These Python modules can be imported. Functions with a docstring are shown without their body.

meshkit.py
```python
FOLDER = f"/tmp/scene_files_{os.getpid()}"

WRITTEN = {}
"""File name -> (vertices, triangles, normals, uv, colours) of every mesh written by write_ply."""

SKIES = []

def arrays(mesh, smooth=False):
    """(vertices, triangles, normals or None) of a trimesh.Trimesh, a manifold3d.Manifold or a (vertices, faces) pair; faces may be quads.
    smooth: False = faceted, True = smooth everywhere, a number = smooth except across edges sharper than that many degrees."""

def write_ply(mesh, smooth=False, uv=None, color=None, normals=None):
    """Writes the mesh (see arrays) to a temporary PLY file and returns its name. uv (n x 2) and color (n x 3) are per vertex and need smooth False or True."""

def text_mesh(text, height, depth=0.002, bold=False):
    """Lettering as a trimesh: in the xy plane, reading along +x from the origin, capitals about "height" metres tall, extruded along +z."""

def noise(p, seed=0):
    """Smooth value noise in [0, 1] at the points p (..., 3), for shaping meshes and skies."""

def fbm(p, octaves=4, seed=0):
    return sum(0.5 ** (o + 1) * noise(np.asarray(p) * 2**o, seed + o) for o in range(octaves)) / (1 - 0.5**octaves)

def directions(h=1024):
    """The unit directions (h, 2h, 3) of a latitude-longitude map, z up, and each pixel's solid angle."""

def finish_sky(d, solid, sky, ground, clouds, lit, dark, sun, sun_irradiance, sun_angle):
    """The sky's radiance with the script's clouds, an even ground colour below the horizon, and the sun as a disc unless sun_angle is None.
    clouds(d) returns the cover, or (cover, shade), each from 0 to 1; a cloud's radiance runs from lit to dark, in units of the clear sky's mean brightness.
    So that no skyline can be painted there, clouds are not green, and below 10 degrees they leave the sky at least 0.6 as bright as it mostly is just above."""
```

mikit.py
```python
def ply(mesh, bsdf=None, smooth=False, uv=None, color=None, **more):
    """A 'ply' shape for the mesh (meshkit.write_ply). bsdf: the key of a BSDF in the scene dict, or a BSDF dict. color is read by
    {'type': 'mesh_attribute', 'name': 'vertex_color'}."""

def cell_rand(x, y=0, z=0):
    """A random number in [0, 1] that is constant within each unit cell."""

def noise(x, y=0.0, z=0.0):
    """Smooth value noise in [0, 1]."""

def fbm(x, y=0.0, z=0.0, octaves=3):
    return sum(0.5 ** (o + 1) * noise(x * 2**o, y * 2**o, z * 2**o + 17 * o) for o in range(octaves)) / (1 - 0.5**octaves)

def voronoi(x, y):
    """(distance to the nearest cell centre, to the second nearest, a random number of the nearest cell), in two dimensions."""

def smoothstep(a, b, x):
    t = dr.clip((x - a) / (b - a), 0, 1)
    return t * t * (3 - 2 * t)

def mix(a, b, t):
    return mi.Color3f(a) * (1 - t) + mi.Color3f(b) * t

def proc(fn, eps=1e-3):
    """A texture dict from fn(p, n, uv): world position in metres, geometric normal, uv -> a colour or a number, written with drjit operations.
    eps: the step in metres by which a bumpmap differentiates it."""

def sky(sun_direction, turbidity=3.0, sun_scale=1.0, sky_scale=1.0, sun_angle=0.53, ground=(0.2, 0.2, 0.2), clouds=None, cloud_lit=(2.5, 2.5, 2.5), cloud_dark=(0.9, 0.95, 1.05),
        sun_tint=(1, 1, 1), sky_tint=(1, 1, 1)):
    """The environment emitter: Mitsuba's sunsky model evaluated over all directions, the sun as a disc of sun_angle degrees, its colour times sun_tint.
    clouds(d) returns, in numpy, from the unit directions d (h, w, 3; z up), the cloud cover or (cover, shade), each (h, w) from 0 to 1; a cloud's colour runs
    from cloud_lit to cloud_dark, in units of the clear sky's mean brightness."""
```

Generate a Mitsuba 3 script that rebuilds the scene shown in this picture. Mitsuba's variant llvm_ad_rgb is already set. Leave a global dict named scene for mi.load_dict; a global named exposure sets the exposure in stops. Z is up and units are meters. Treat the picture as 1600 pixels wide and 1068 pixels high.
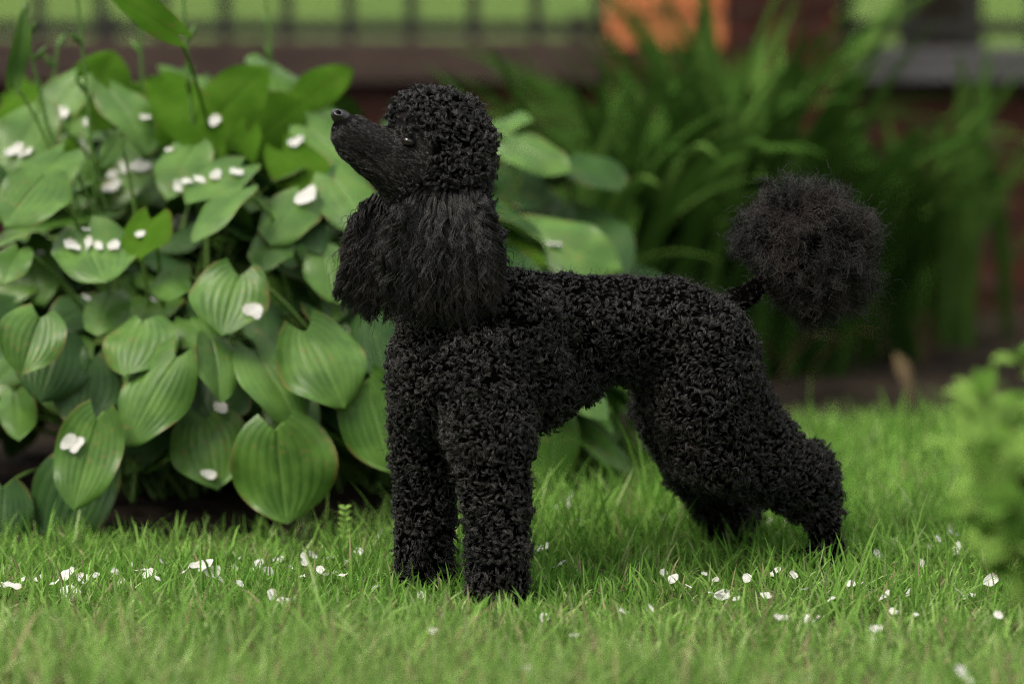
import math, os, tempfile
import numpy as np, trimesh, mitsuba as mi, drjit as dr
import mikit, meshkit
from mikit import noise, fbm, mix, smoothstep
from scipy.spatial import cKDTree
T = mi.ScalarTransform4f
scene, labels = {}, {}

# ------------------------------------------------------------------ camera
F, CX, CY = 6060.0, 800.0, 534.0           # focal length and centre in pixels of a 1600 x 1068 frame
CAM = np.array([0.0, -5.0, 0.85]); PITCH = math.atan(624 / F)
FWD = np.array([0, math.cos(PITCH), -math.sin(PITCH)]); UP = np.array([0, math.sin(PITCH), math.cos(PITCH)])
scene['camera'] = {'type': 'thinlens', 'fov': math.degrees(2 * math.atan(800 / F)), 'fov_axis': 'x', 'aperture_radius': 0.034, 'focus_distance': 5.06,
                   'near_clip': 0.05, 'far_clip': 400.0, 'to_world': T().look_at(origin=CAM.tolist(), target=(CAM + FWD).tolist(), up=[0, 0, 1])}
# ------------------------------------------------------------------ daylight, thin overcast
SUN = (-0.55, -0.45, 0.9)
scene['sky'] = mikit.sky(SUN, turbidity=4, sun_scale=0.58, sun_angle=28, sun_tint=(0.88, 0.97, 1.10), clouds=lambda d: (0.9 + 0.1 * meshkit.fbm(d * 3.0, 3), np.clip(1.05 - d[..., 2] ** 0.8 + 0.25 * (meshkit.fbm(d * 2.2, 3) - 0.5), 0, 1)), cloud_lit=(2.9, 2.9, 2.85), cloud_dark=(0.55, 0.57, 0.60))
exposure = 2.36


def ray(px, py):
    d = FWD + np.array([(px - CX) / F, 0, 0]) + UP * ((CY - py) / F)
    return d
def at(px, py, Y):
    d = ray(px, py); return CAM + d * ((Y - CAM[1]) / d[1])
def atz(px, py, z=0.0):
    d = ray(px, py); return CAM + d * ((z - CAM[2]) / d[2])
def unit(v): v = np.asarray(v, float); return v / (np.linalg.norm(v, axis=-1, keepdims=True) + 1e-12)
MM = (5.0 / F)                              # metres per pixel at the dog

_n = {}
def numbered(name):
    k = _n.get(name, 0); _n[name] = k + 1
    return name if k == 0 else f'{name}_{k:03d}'
def tag(key, label=None, cat=None, group=None, kind=None):
    e = labels.setdefault(key, {})
    for a, b in (('label', label), ('category', cat), ('group', group), ('kind', kind)):
        if b: e[a] = b
    return key
def part(parent, name, mesh, mat, smooth=False, **kw):
    key = numbered(f'{parent}__{name}'); scene[key] = mikit.ply(mesh, mat, smooth=smooth, **kw); return key
def thing(name, label=None, cat=None, group=None, kind=None):
    key = numbered(name); tag(key, label, cat, group, kind); return key
def grid_faces(nu, nv):
    i, j = np.meshgrid(np.arange(nu - 1), np.arange(nv - 1), indexing='ij'); a = (i * nv + j).ravel()
    return np.stack([a, a + nv, a + nv + 1, a + 1], 1)
def quads(q): return np.vstack([q[:, [0, 1, 2]], q[:, [0, 2, 3]]])
def tm(v, f): return trimesh.Trimesh(v, f, process=False)
def tube(pts, radii, sides=7, cap=True):
    p = np.asarray(pts, float); t = unit(np.gradient(p, axis=0)); r = np.broadcast_to(radii, (len(p),))
    a = unit(np.cross(t, np.where(np.abs(t[:, 2:]) < 0.9, [0, 0, 1.0], [1.0, 0, 0]))); b = np.cross(t, a); g = np.arange(sides) * 2 * np.pi / sides
    v = (p[:, None] + r[:, None, None] * (np.cos(g)[None, :, None] * a[:, None] + np.sin(g)[None, :, None] * b[:, None])).reshape(-1, 3)
    i, j = np.meshgrid(np.arange(len(p) - 1), np.arange(sides), indexing='ij')
    f = quads(np.stack([i * sides + j, i * sides + (j + 1) % sides, (i + 1) * sides + (j + 1) % sides, (i + 1) * sides + j], -1).reshape(-1, 4))
    if cap:
        n = len(v); v = np.vstack([v, p[:1], p[-1:]]); k = np.arange(sides); e = (len(p) - 1) * sides
        f = np.vstack([f, np.stack([(k + 1) % sides, k, k * 0 + n], 1), np.stack([e + k, e + (k + 1) % sides, k * 0 + n + 1], 1)])
    return tm(v, f)
def bez(a, b, c, n):
    t = np.linspace(0, 1, n)[:, None]; return (1 - t) ** 2 * a + 2 * t * (1 - t) * b + t * t * c
CURVES = tempfile.mkdtemp(prefix='hair_')
def curves(key, pts, rad, mat):
    """pts (n, m, 3), rad (n, m): one curve shape of n hairs."""
    name = os.path.join(CURVES, key + '.txt'); a = np.concatenate([pts, rad[..., None]], -1)
    with open(name, 'w') as f:
        for c in a: f.write('\n'.join('%.5f %.5f %.5f %.6f' % tuple(x) for x in c.tolist()) + '\n\n')
    scene[key] = {'type': 'linearcurve', 'filename': name, 'bsdf': {'type': 'ref', 'id': mat}}

# ------------------------------------------------------------------ materials
def rgb(*c): return {'type': 'rgb', 'value': list(c)}
def mat(key, color, rough=0.8, spec=0.3, **kw):
    scene[key] = {'type': 'twosided', 'bsdf': {'type': 'principled', 'base_color': color if isinstance(color, dict) else rgb(*color), 'roughness': rough, 'specular': spec, **kw}}
def thin(key, color, rough=0.5, trans=0.6, **kw):
    scene[key] = {'type': 'principledthin', 'base_color': color if isinstance(color, dict) else rgb(*color), 'roughness': rough, 'diff_trans': trans, 'eta': 1.5, **kw}

def soil_col(p, n, uv):
    a = fbm(p.x * 40, p.y * 40, p.z * 40, 4); b = fbm(p.x * 5 + 3, p.y * 5, 0, 3)
    return mix((0.010, 0.008, 0.006), (0.045, 0.034, 0.025), smoothstep(0.3, 0.8, a * 0.7 + b * 0.3))
mat('soil', mikit.proc(soil_col), 0.95, 0.1)
def thatch_col(p, n, uv):
    a = fbm(p.x * 60, p.y * 60, 0, 3); b = fbm(p.x * 6 + 9, p.y * 6, 0, 3)
    return mix(mix((0.03, 0.045, 0.012), (0.10, 0.085, 0.045), a), (0.045, 0.085, 0.015), smoothstep(0.35, 0.65, b))
mat('thatch', mikit.proc(thatch_col), 0.95, 0.1)
def meadow_col(p, n, uv):
    a = fbm(p.x * 1.3, p.y * 0.5, 0, 3); b = fbm(p.x * 25, p.y * 12, 0, 3)
    return mix((0.028, 0.058, 0.010), (0.075, 0.118, 0.022), smoothstep(0.25, 0.75, a * 0.6 + b * 0.4))
mat('meadow_grass', mikit.proc(meadow_col), 0.9, 0.15)
scene['blade'] = {'type': 'principledthin', 'base_color': {'type': 'mesh_attribute', 'name': 'vertex_color'}, 'roughness': 0.5, 'diff_trans': 0.8, 'eta': 1.4}

def leaf_fn(lo, hi, vein, nv):
    def fn(p, n, uv):
        a = fbm(p.x * 30, p.y * 30, p.z * 30, 3); v = dr.abs(uv.y * 2 - 1)
        c = mix(lo, hi, smoothstep(0.3, 0.75, a))
        groove = smoothstep(0.55, 1.0, dr.cos(v * (2 * math.pi * nv)))
        mid = 1 - smoothstep(0.0, 0.05, v)
        spots = smoothstep(0.70, 0.78, noise(p.x * 160, p.y * 160, p.z * 160)) * smoothstep(0.55, 0.7, noise(p.x * 14, p.y * 14 + 5, p.z * 14))
        edge = smoothstep(0.90, 1.0, v) * smoothstep(0.5, 0.7, noise(p.x * 25, p.y * 25, p.z * 25 + 3))
        c = mix(c, vein, dr.minimum(groove * 0.28 + mid * 0.6, 1))
        return mix(c, (0.16, 0.13, 0.04), dr.minimum(spots * 0.5 + edge * 0.8, 1))
    return mikit.proc(fn)
NVEIN = 5
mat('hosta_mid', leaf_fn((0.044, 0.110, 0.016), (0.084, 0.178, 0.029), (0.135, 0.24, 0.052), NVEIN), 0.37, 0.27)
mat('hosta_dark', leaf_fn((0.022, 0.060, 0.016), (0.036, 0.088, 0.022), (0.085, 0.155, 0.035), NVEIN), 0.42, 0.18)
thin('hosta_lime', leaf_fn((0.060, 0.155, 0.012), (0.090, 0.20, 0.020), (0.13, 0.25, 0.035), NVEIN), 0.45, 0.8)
def strap_fn(lo, hi):
    def fn(p, n, uv):
        return mix(lo, hi, dr.clip(fbm(p.x * 9, p.y * 9, p.z * 5, 3) * 0.7 + 0.3 * dr.cos(uv.y * 38), 0, 1))
    return mikit.proc(fn)
thin('strap_dark', strap_fn((0.034, 0.082, 0.014), (0.064, 0.135, 0.025)), 0.5, 0.5)
thin('strap_mid', strap_fn((0.080, 0.165, 0.030), (0.135, 0.24, 0.056)), 0.45, 0.6)
thin('dry_straw', strap_fn((0.20, 0.14, 0.075), (0.32, 0.24, 0.14)), 0.8, 0.3)
thin('shrub_bright', strap_fn((0.21, 0.36, 0.07), (0.30, 0.47, 0.13)), 0.5, 0.8)
thin('shrub_deep', strap_fn((0.10, 0.21, 0.035), (0.15, 0.29, 0.05)), 0.5, 0.6)
thin('crown_leaf', strap_fn((0.03, 0.08, 0.015), (0.06, 0.13, 0.025)), 0.6, 0.5)
mat('stem_green', strap_fn((0.06, 0.14, 0.025), (0.11, 0.20, 0.045)), 0.5, 0.3)
mat('stem_wood', (0.09, 0.06, 0.035), 0.9, 0.1)
def petal_fn(p, n, uv):
    a = fbm(p.x * 90, p.y * 90, p.z * 90, 2)
    return mix(mix((0.72, 0.71, 0.67), (0.80, 0.79, 0.77), a), (0.55, 0.45, 0.26), smoothstep(0.75, 1.05, uv.x) * smoothstep(0.4, 0.7, noise(p.x * 30, p.y * 30, p.z * 30)))
thin('petal_white', mikit.proc(petal_fn), 0.6, 0.6)
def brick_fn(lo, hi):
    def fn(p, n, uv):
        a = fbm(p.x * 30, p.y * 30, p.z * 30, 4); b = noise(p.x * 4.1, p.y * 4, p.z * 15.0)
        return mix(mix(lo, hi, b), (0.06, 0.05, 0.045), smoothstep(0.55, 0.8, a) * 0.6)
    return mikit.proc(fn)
mat('brick_red', brick_fn((0.032, 0.008, 0.005), (0.075, 0.017, 0.008)), 0.85, 0.2)  # red and dark bricks carry the tree shade in their colour
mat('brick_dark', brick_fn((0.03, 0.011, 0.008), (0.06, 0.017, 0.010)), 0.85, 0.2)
mat('brick_sunlit', brick_fn((0.44, 0.14, 0.055), (0.58, 0.20, 0.08)), 0.85, 0.2)  # lit copy of the pillar brick: sunlight put into the colour
def mortar_fn(p, n, uv): return mix((0.025, 0.022, 0.02), (0.06, 0.053, 0.048), fbm(p.x * 40, p.y * 40, p.z * 40, 3))
mat('mortar', mikit.proc(mortar_fn), 0.95, 0.1)
def stone_fn(lo, hi):
    def fn(p, n, uv): return mix(lo, hi, fbm(p.x * 12, p.y * 12, p.z * 20, 4))
    return mikit.proc(fn)
mat('cap_grey', stone_fn((0.035, 0.035, 0.037), (0.125, 0.12, 0.125)), 0.8, 0.3)
mat('cap_brown', stone_fn((0.035, 0.024, 0.02), (0.085, 0.06, 0.05)), 0.85, 0.2)
mat('iron', (0.02, 0.02, 0.016), 0.6, 0.4)
def bark_fn(p, n, uv): return mix((0.025, 0.02, 0.015), (0.10, 0.08, 0.06), fbm(p.x * 40, p.y * 40, p.z * 7, 4))
mat('bark', mikit.proc(bark_fn), 0.95, 0.1)
# the dog
def coat_fn(p, n, uv):
    a = fbm(p.x * 14, p.y * 14, p.z * 14, 3)
    return mix((0.0068, 0.0064, 0.0064), (0.0200, 0.0172, 0.0162), smoothstep(0.3, 0.8, a))
scene['skin_black'] = {'type': 'twosided', 'bsdf': {'type': 'diffuse', 'reflectance': rgb(0.0016, 0.0015, 0.0015)}}
FC0 = at(598, 236, 0.0)
def skin_fn(p, n, uv):
    d = dr.sqrt(dr.square(p.x - FC0[0]) + dr.square(p.y - FC0[1]) + dr.square(p.z - FC0[2])); f = 1 - smoothstep(0.062, 0.085, d)
    a = fbm(p.x * 60, p.y * 60, p.z * 60, 3); b = fbm(p.x * 700, p.y * 700, p.z * 500, 2)
    return mix((0.0016, 0.0015, 0.0015), mix((0.007, 0.0066, 0.0066), (0.020, 0.0185, 0.0185), smoothstep(0.3, 0.75, a * 0.5 + b * 0.5)), f)
scene['curl_black'] = {'type': 'principled', 'base_color': mikit.proc(coat_fn), 'roughness': 0.42, 'specular': 0.5}
EAR_TOP, EAR_HEM = at(700, 300, 0)[2], at(700, 430, 0)[2]            # the roots are black, the ends weathered brown
def warm_fn(p, n, uv):
    a = fbm(p.x * 22, p.y * 22, p.z * 22, 3)
    return mix((0.0036, 0.0033, 0.0034), (0.0175, 0.0128, 0.0116), smoothstep(0.35, 0.8, a) * (1 - smoothstep(EAR_HEM, EAR_TOP, p.z) * 0.9))
scene['hair_warm'] = {'type': 'principled', 'base_color': mikit.proc(warm_fn), 'roughness': 0.42, 'specular': 0.36}
def tuft_fn(p, n, uv):
    a = fbm(p.x * 16, p.y * 16, p.z * 16, 3)
    return mix((0.0042, 0.0038, 0.0039), (0.027, 0.0192, 0.0175), smoothstep(0.4, 0.75, a))
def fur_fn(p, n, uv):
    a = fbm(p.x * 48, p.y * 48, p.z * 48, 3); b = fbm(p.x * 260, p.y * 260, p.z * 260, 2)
    return mix((0.012, 0.0112, 0.0114), (0.064, 0.058, 0.058), smoothstep(0.34, 0.68, a * 0.75 + b * 0.25))  # paler than the curls: muzzle sheen is put into this colour
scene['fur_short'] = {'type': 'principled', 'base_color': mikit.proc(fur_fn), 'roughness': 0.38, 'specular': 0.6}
scene['hair_tuft'] = {'type': 'principled', 'base_color': mikit.proc(tuft_fn), 'roughness': 0.48, 'specular': 0.42}
scene['nose_leather'] = {'type': 'twosided', 'bsdf': {'type': 'bumpmap', 'scale': 1.0, 'arbitrary': mikit.proc(lambda p, n, uv: fbm(p.x * 900, p.y * 900, p.z * 900, 2) * 0.0006), 'bsdf': {'type': 'principled', 'base_color': rgb(0.008, 0.0075, 0.008), 'roughness': 0.28, 'specular': 0.6}}}
scene['face_black'] = {'type': 'twosided', 'bsdf': {'type': 'diffuse', 'reflectance': mikit.proc(skin_fn)}}
mat('eye_brown', (0.006, 0.004, 0.003), 0.03, 0.75)
mat('claw_horn', (0.05, 0.04, 0.045), 0.4, 0.5)

# ------------------------------------------------------------------ ground
def bed_edge(x):
    """y of the line where the lawn gives way to the planting bed."""
    return np.interp(x, [-3, -0.75, -0.25, 0.0, 0.12, 0.35, 0.7, 3], [0.42, 0.44, 0.52, 0.95, 1.45, 1.72, 1.80, 1.82])
def sheet(x0, x1, y0, y1, nx, ny, zf):
    x, y = np.meshgrid(np.linspace(x0, x1, nx), np.linspace(y0, y1, ny), indexing='ij'); z = zf(x, y)
    return tm(np.stack([x, y, z], -1).reshape(-1, 3), quads(grid_faces(nx, ny)))
def P3(x, y, s): return np.stack([x * s, y * s, x * 0 + 0.5], -1)
scene['lawn'] = mikit.ply(sheet(-300, 300, -300, 300, 3, 3, lambda x, y: x * 0 - 0.03), 'thatch'); tag('lawn', 'green garden lawn, patchy with dry thatch', 'lawn', kind='structure')
scene['lawn__turf'] = mikit.ply(sheet(-3.2, 3.2, -3.4, 3.55, 240, 240, lambda x, y: 0.012 * (meshkit.fbm(P3(x, y, 9), 3) - 0.5)), 'thatch', smooth=True)
def bed_z(x, y):
    return np.where(y > bed_edge(x), 0.006 + 0.03 * np.clip((y - bed_edge(x)) / 0.3, 0, 1) + 0.02 * (meshkit.fbm(P3(x, y, 22), 3) - 0.5), -0.025)
scene['soil_bed'] = mikit.ply(sheet(-3.2, 3.2, 0.3, 3.56, 220, 140, bed_z), 'soil', smooth=True); tag('soil_bed', 'dark bare soil of the planting bed along the brick wall', 'soil', kind='structure')
scene['meadow'] = mikit.ply(sheet(-260, 260, 3.86, 300, 60, 60, lambda x, y: x * 0 + 0.0), 'meadow_grass', smooth=True); tag('meadow', 'bright green grass beyond the fence', 'grass', kind='structure')

# ------------------------------------------------------------------ the poodle: skeleton, skin
R = np.random.default_rng(7)
def S(px, py, Y, r): return np.append(at(px, py, Y), r * MM * (Y + 5) / 5)
BONES = []                                  # (a, b, tag): round cones
def bone(tag_, *js):
    for a, b in zip(js[:-1], js[1:]): BONES.append((a, b, tag_))
# trunk: paired upper and lower chains, narrower than tall
bone('coat', S(705, 510, .015, 82), S(790, 500, .055, 76), S(880, 502, .095, 74), S(960, 506, .13, 74), S(1045, 512, .175, 76), S(1098, 532, .20, 72))
bone('coat', S(700, 590, .015, 84), S(790, 588, .055, 78), S(830, 592, .07, 76), S(880, 568, .10, 66), S(940, 538, .12, 54), S(1040, 545, .175, 70))
bone('coat', S(800, 500, .01, 74), S(812, 580, .02, 74))
bone('coat', S(650, 560, .03, 42), S(660, 640, .03, 44))
# forelegs
bone('coat', S(752, 560, -.02, 76), S(765, 680, -.045, 66), S(776, 790, -.055, 48), S(778, 860, -.06, 47), S(777, 930, -.06, 48))
bone('coat', S(672, 580, .07, 62), S(668, 690, .08, 54), S(664, 790, .085, 43), S(662, 903, .085, 46))
# hind legs
bone('coat', S(1092, 545, .15, 84), S(1098, 620, .14, 82), S(1112, 690, .15, 70), S(1180, 722, .19, 58), S(1252, 748, .23, 56), S(1272, 784, .235, 38), S(1284, 816, .235, 20))
bone('coat', S(1110, 560, .17, 72), S(1140, 640, .175, 64), S(1200, 700, .2, 52))
bone('foot', S(1286, 814, .235, 27), S(1292, 850, .23, 25), S(1288, 880, .21, 21))
bone('foot', S(1286, 862, .23, 13), S(1272, 888, .19, 13))
bone('foot', S(1292, 862, .23, 13), S(1290, 893, .18, 13))
bone('foot', S(1300, 862, .235, 13), S(1308, 890, .19, 13))
bone('coat', S(1050, 560, .26, 70), S(1052, 640, .30, 58), S(1085, 715, .34, 52), S(1125, 770, .40, 50), S(1145, 815, .42, 40), S(1148, 850, .42, 36))
# neck and head
bone('coat', S(715, 480, .03, 82), S(706, 390, .03, 74), S(695, 300, .02, 66))
bone('top', S(668, 208, .01, 56), S(702, 228, .02, 70), S(712, 262, .02, 58))
bone('top', S(690, 262, -.022, 30), S(718, 266, -.022, 28), S(734, 262, 0, 30))
bone('top', S(660, 185, .01, 46), S(690, 190, .015, 52))
bone('face', S(645, 258, .005, 46), S(612, 240, -.005, 34), S(577, 221, -.013, 25), S(551, 204, -.02, 22), S(540, 198, -.022, 19))
bone('face', S(640, 262, .005, 44), S(612, 264, 0, 34), S(577, 250, -.01, 23), S(547, 230, -.018, 18), S(533, 212, -.02, 15))
bone('face', S(624, 275, .005, 34), S(640, 325, .02, 42))
bone('tail', S(1128, 488, .215, 26), S(1160, 466, .225, 17), S(1196, 441, .235, 13), S(1250, 400, .25, 10))
BA = np.array([b[0] for b in BONES]); BB = np.array([b[1] for b in BONES]); BT = np.array([b[2] for b in BONES])
def bone_d(p, k):
    a, b = BA[k], BB[k]; ab = b[:3] - a[:3]
    t = np.clip(((p - a[:3]) @ ab) / (ab @ ab), 0, 1)
    return np.sqrt(((p - a[:3] - t[..., None] * ab) ** 2).sum(-1)) - (a[3] + (b[3] - a[3]) * t)
def smin_all(p, kk, k0=0.0048):
    ds = [bone_d(p, k) for k in kk]; m = np.minimum.reduce(ds)
    return m - k0 * np.log(sum(np.exp(np.clip((m - d) / k0, -30, 0)) for d in ds))
def surface_nets(f, lo, hi, h):
    ax = [np.arange(a, b + h, h) for a, b in zip(lo, hi)]; n = [len(a) for a in ax]
    g = np.stack(np.meshgrid(*ax, indexing='ij'), -1); d = np.empty(n, np.float32)
    for i in range(n[0]): d[i] = f(g[i])
    s = d < 0; c = np.zeros([k - 1 for k in n], int)
    corners = [(i, j, k) for i in (0, 1) for j in (0, 1) for k in (0, 1)]
    sl = lambda o, m: tuple(slice(o[q], n[q] - 1 + o[q] if m else None) for q in range(3))
    for o in corners: c += s[sl(o, 1)]
    act = (c > 0) & (c < 8); idx = -np.ones(act.shape, int); ii = np.argwhere(act); idx[act] = np.arange(len(ii))
    acc = np.zeros((len(ii), 3)); cnt = np.zeros(len(ii))
    for a in corners:
        for q in range(3):
            if a[q] == 0:
                b = list(a); b[q] = 1
                da = d[tuple((ii + a).T)]; db = d[tuple((ii + b).T)]; x = (da < 0) != (db < 0)
                t = np.where(x, da / (da - db + 1e-20), 0); pt = np.array(a, float)[None] + t[:, None] * (np.array(b) - np.array(a))[None]
                acc[x] += pt[x]; cnt[x] += 1
    v = np.array(lo) + h * (ii + acc / cnt[:, None]); fs = []
    for q in range(3):
        u, w = (q + 1) % 3, (q + 2) % 3; e = np.zeros(3, int); e[q] = 1
        a = s[tuple(slice(0, n[k] - 1) if k == q else slice(1, n[k] - 1) for k in range(3))]
        b = s[tuple(slice(1, n[k]) if k == q else slice(1, n[k] - 1) for k in range(3))]
        for flip, m in ((0, a & ~b), (1, ~a & b)):
            p = np.argwhere(m); off = np.array([0 if k == q else 1 for k in range(3)]); p = p + off
            du = np.zeros(3, int); du[u] = 1; dw = np.zeros(3, int); dw[w] = 1
            qd = np.stack([idx[tuple((p - o).T)] for o in (du * 0, du, du + dw, dw)], 1)
            fs.append(qd[:, ::-1] if flip else qd)
    return v, quads(np.vstack(fs))
ALL = range(len(BONES))
lo = np.minimum(BA[:, :3] - BA[:, 3:], BB[:, :3] - BB[:, 3:]).min(0) - 0.02; hi = np.maximum(BA[:, :3] + BA[:, 3:], BB[:, :3] + BB[:, 3:]).max(0) + 0.02
def sdf(p):
    d = smin_all(p, ALL)
    return np.maximum(d, 0.004 - p[..., 2])
bv, bf = surface_nets(sdf, lo, hi, 0.0052)
skin = trimesh.Trimesh(bv, bf); skin = max(skin.split(only_watertight=False), key=lambda m: len(m.faces))
trimesh.smoothing.filter_taubin(skin, iterations=14)
sv = np.array(skin.vertices); tq = sv @ np.linalg.qr(np.random.default_rng(8).normal(0, 1, (3, 3)))[0] + 0.006 * (np.stack([meshkit.fbm(sv * 60 + 5 * k, 2) for k in range(3)], 1) - 0.5); fm = np.clip(np.linalg.norm(sv - at(590, 235, 0), axis=1) / 0.07 - 0.7, 0, 1)[:, None]
skin = trimesh.Trimesh(sv + skin.vertex_normals * fm * (0.008 * (meshkit.fbm(tq * 30, 3) - 0.5) + 0.0065 * (np.abs(2 * meshkit.noise(tq * 46) - 1) - 0.5) + 0.0025 * (np.abs(2 * meshkit.noise(tq * 85 + 9, 3) - 1) - 0.5))[:, None], skin.faces, process=False)
def region(p):
    return BT[np.argmin(np.stack([bone_d(p, k) for k in ALL], -1), -1)]
def first_hit(mesh, px, py):
    d = ray(px, py); loc = mesh.ray.intersects_location([CAM], [unit(d)])[0]
    return loc[np.argmin(((loc - CAM) ** 2).sum(1))] if len(loc) else None
# curl centres over the skin, thinned to an even spacing
skin_normals = skin.vertex_normals.copy(); skin_tree = cKDTree(skin.vertices)
def roots(mesh, spacing, seed):
    pts, fi = trimesh.sample.sample_surface(mesh, int(mesh.area / spacing ** 2 * 3.2), seed=seed)
    tree = cKDTree(pts); keep = np.ones(len(pts), bool)
    nb = tree.query_ball_point(pts, spacing * 0.78)
    for i in range(len(pts)):
        if keep[i]:
            for j in nb[i]:
                if j > i: keep[j] = False
    return pts[keep], mesh.face_normals[fi[keep]]
cp, cn = roots(skin, 0.0070, 3)
cr = region(cp)
cn = unit(skin_normals[skin_tree.query(cp, k=6)[1]].mean(1))
FACE_EDGE = np.array([[604, 182], [622, 200], [652, 206], [668, 236], [664, 266], [640, 288], [618, 300], [604, 330], [560, 330], [480, 240], [480, 150], [590, 150]], float)
def project(p):
    q = p - CAM; z = q @ FWD
    return np.stack([CX + F * q[:, 0] / z, CY - F * (q @ UP) / z], 1)
def inside(poly, q):
    x, y = q[:, 0], q[:, 1]; r = np.zeros(len(q), bool); j = len(poly) - 1
    for i in range(len(poly)):
        (xi, yi), (xj, yj) = poly[i], poly[j]
        r ^= ((yi > y) != (yj > y)) & (x < (xj - xi) * (y - yi) / (yj - yi + 1e-12) + xi); j = i
    return r
cq = project(cp)
bare = (inside(FACE_EDGE, cq) & (cp[:, 1] < 0.2))
low = cp[:, 2] < 0.075
# body mesh: finer, raised under every curl, with eye socket, lip line and nostril wings
fine = skin.subdivide(); v = np.array(fine.vertices); vn = np.array(fine.vertex_normals)
d1, _ = cKDTree(cp[~bare]).query(v); vbare = inside(FACE_EDGE, project(v)) & (v[:, 1] < 0.2)
lift = np.where(vbare, 0.0, 0.0010 * np.clip(1 - (d1 / 0.0050) ** 2, -1, 1))
EYE = first_hit(skin, 636, 220)
de = np.linalg.norm(v - EYE, axis=1); lift -= 0.0035 * np.exp(-(de / 0.0075) ** 2)
lift += 0.0028 * np.exp(-((np.linalg.norm(v - (EYE + [0.001, -0.004, 0.010]), axis=1)) / 0.007) ** 2)          # brow
LIP = [(552, 234), (566, 241), (580, 252), (592, 264), (602, 276), (609, 285)]
lips = [first_hit(skin, *q) for q in LIP]; lips = np.array([x for x in lips if x is not None])
lp = np.vstack([np.linspace(a, b, 12) for a, b in zip(lips[:-1], lips[1:])])
dl, _ = cKDTree(lp).query(v); lift -= 0.0011 * np.exp(-(dl / 0.0016) ** 2) - 0.0001 * np.exp(-((dl - 0.005) / 0.003) ** 2)
lift += np.where(vbare, 0.0009 * (meshkit.fbm(v * 95, 2) - 0.5), 0)
v = v + vn * lift[:, None]
DOG = thing('poodle', 'black curly poodle standing in profile on the lawn with its nose lifted', 'dog')
scene[f'{DOG}__body'] = mikit.ply(tm(v, fine.faces), 'face_black', smooth=True)
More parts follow.
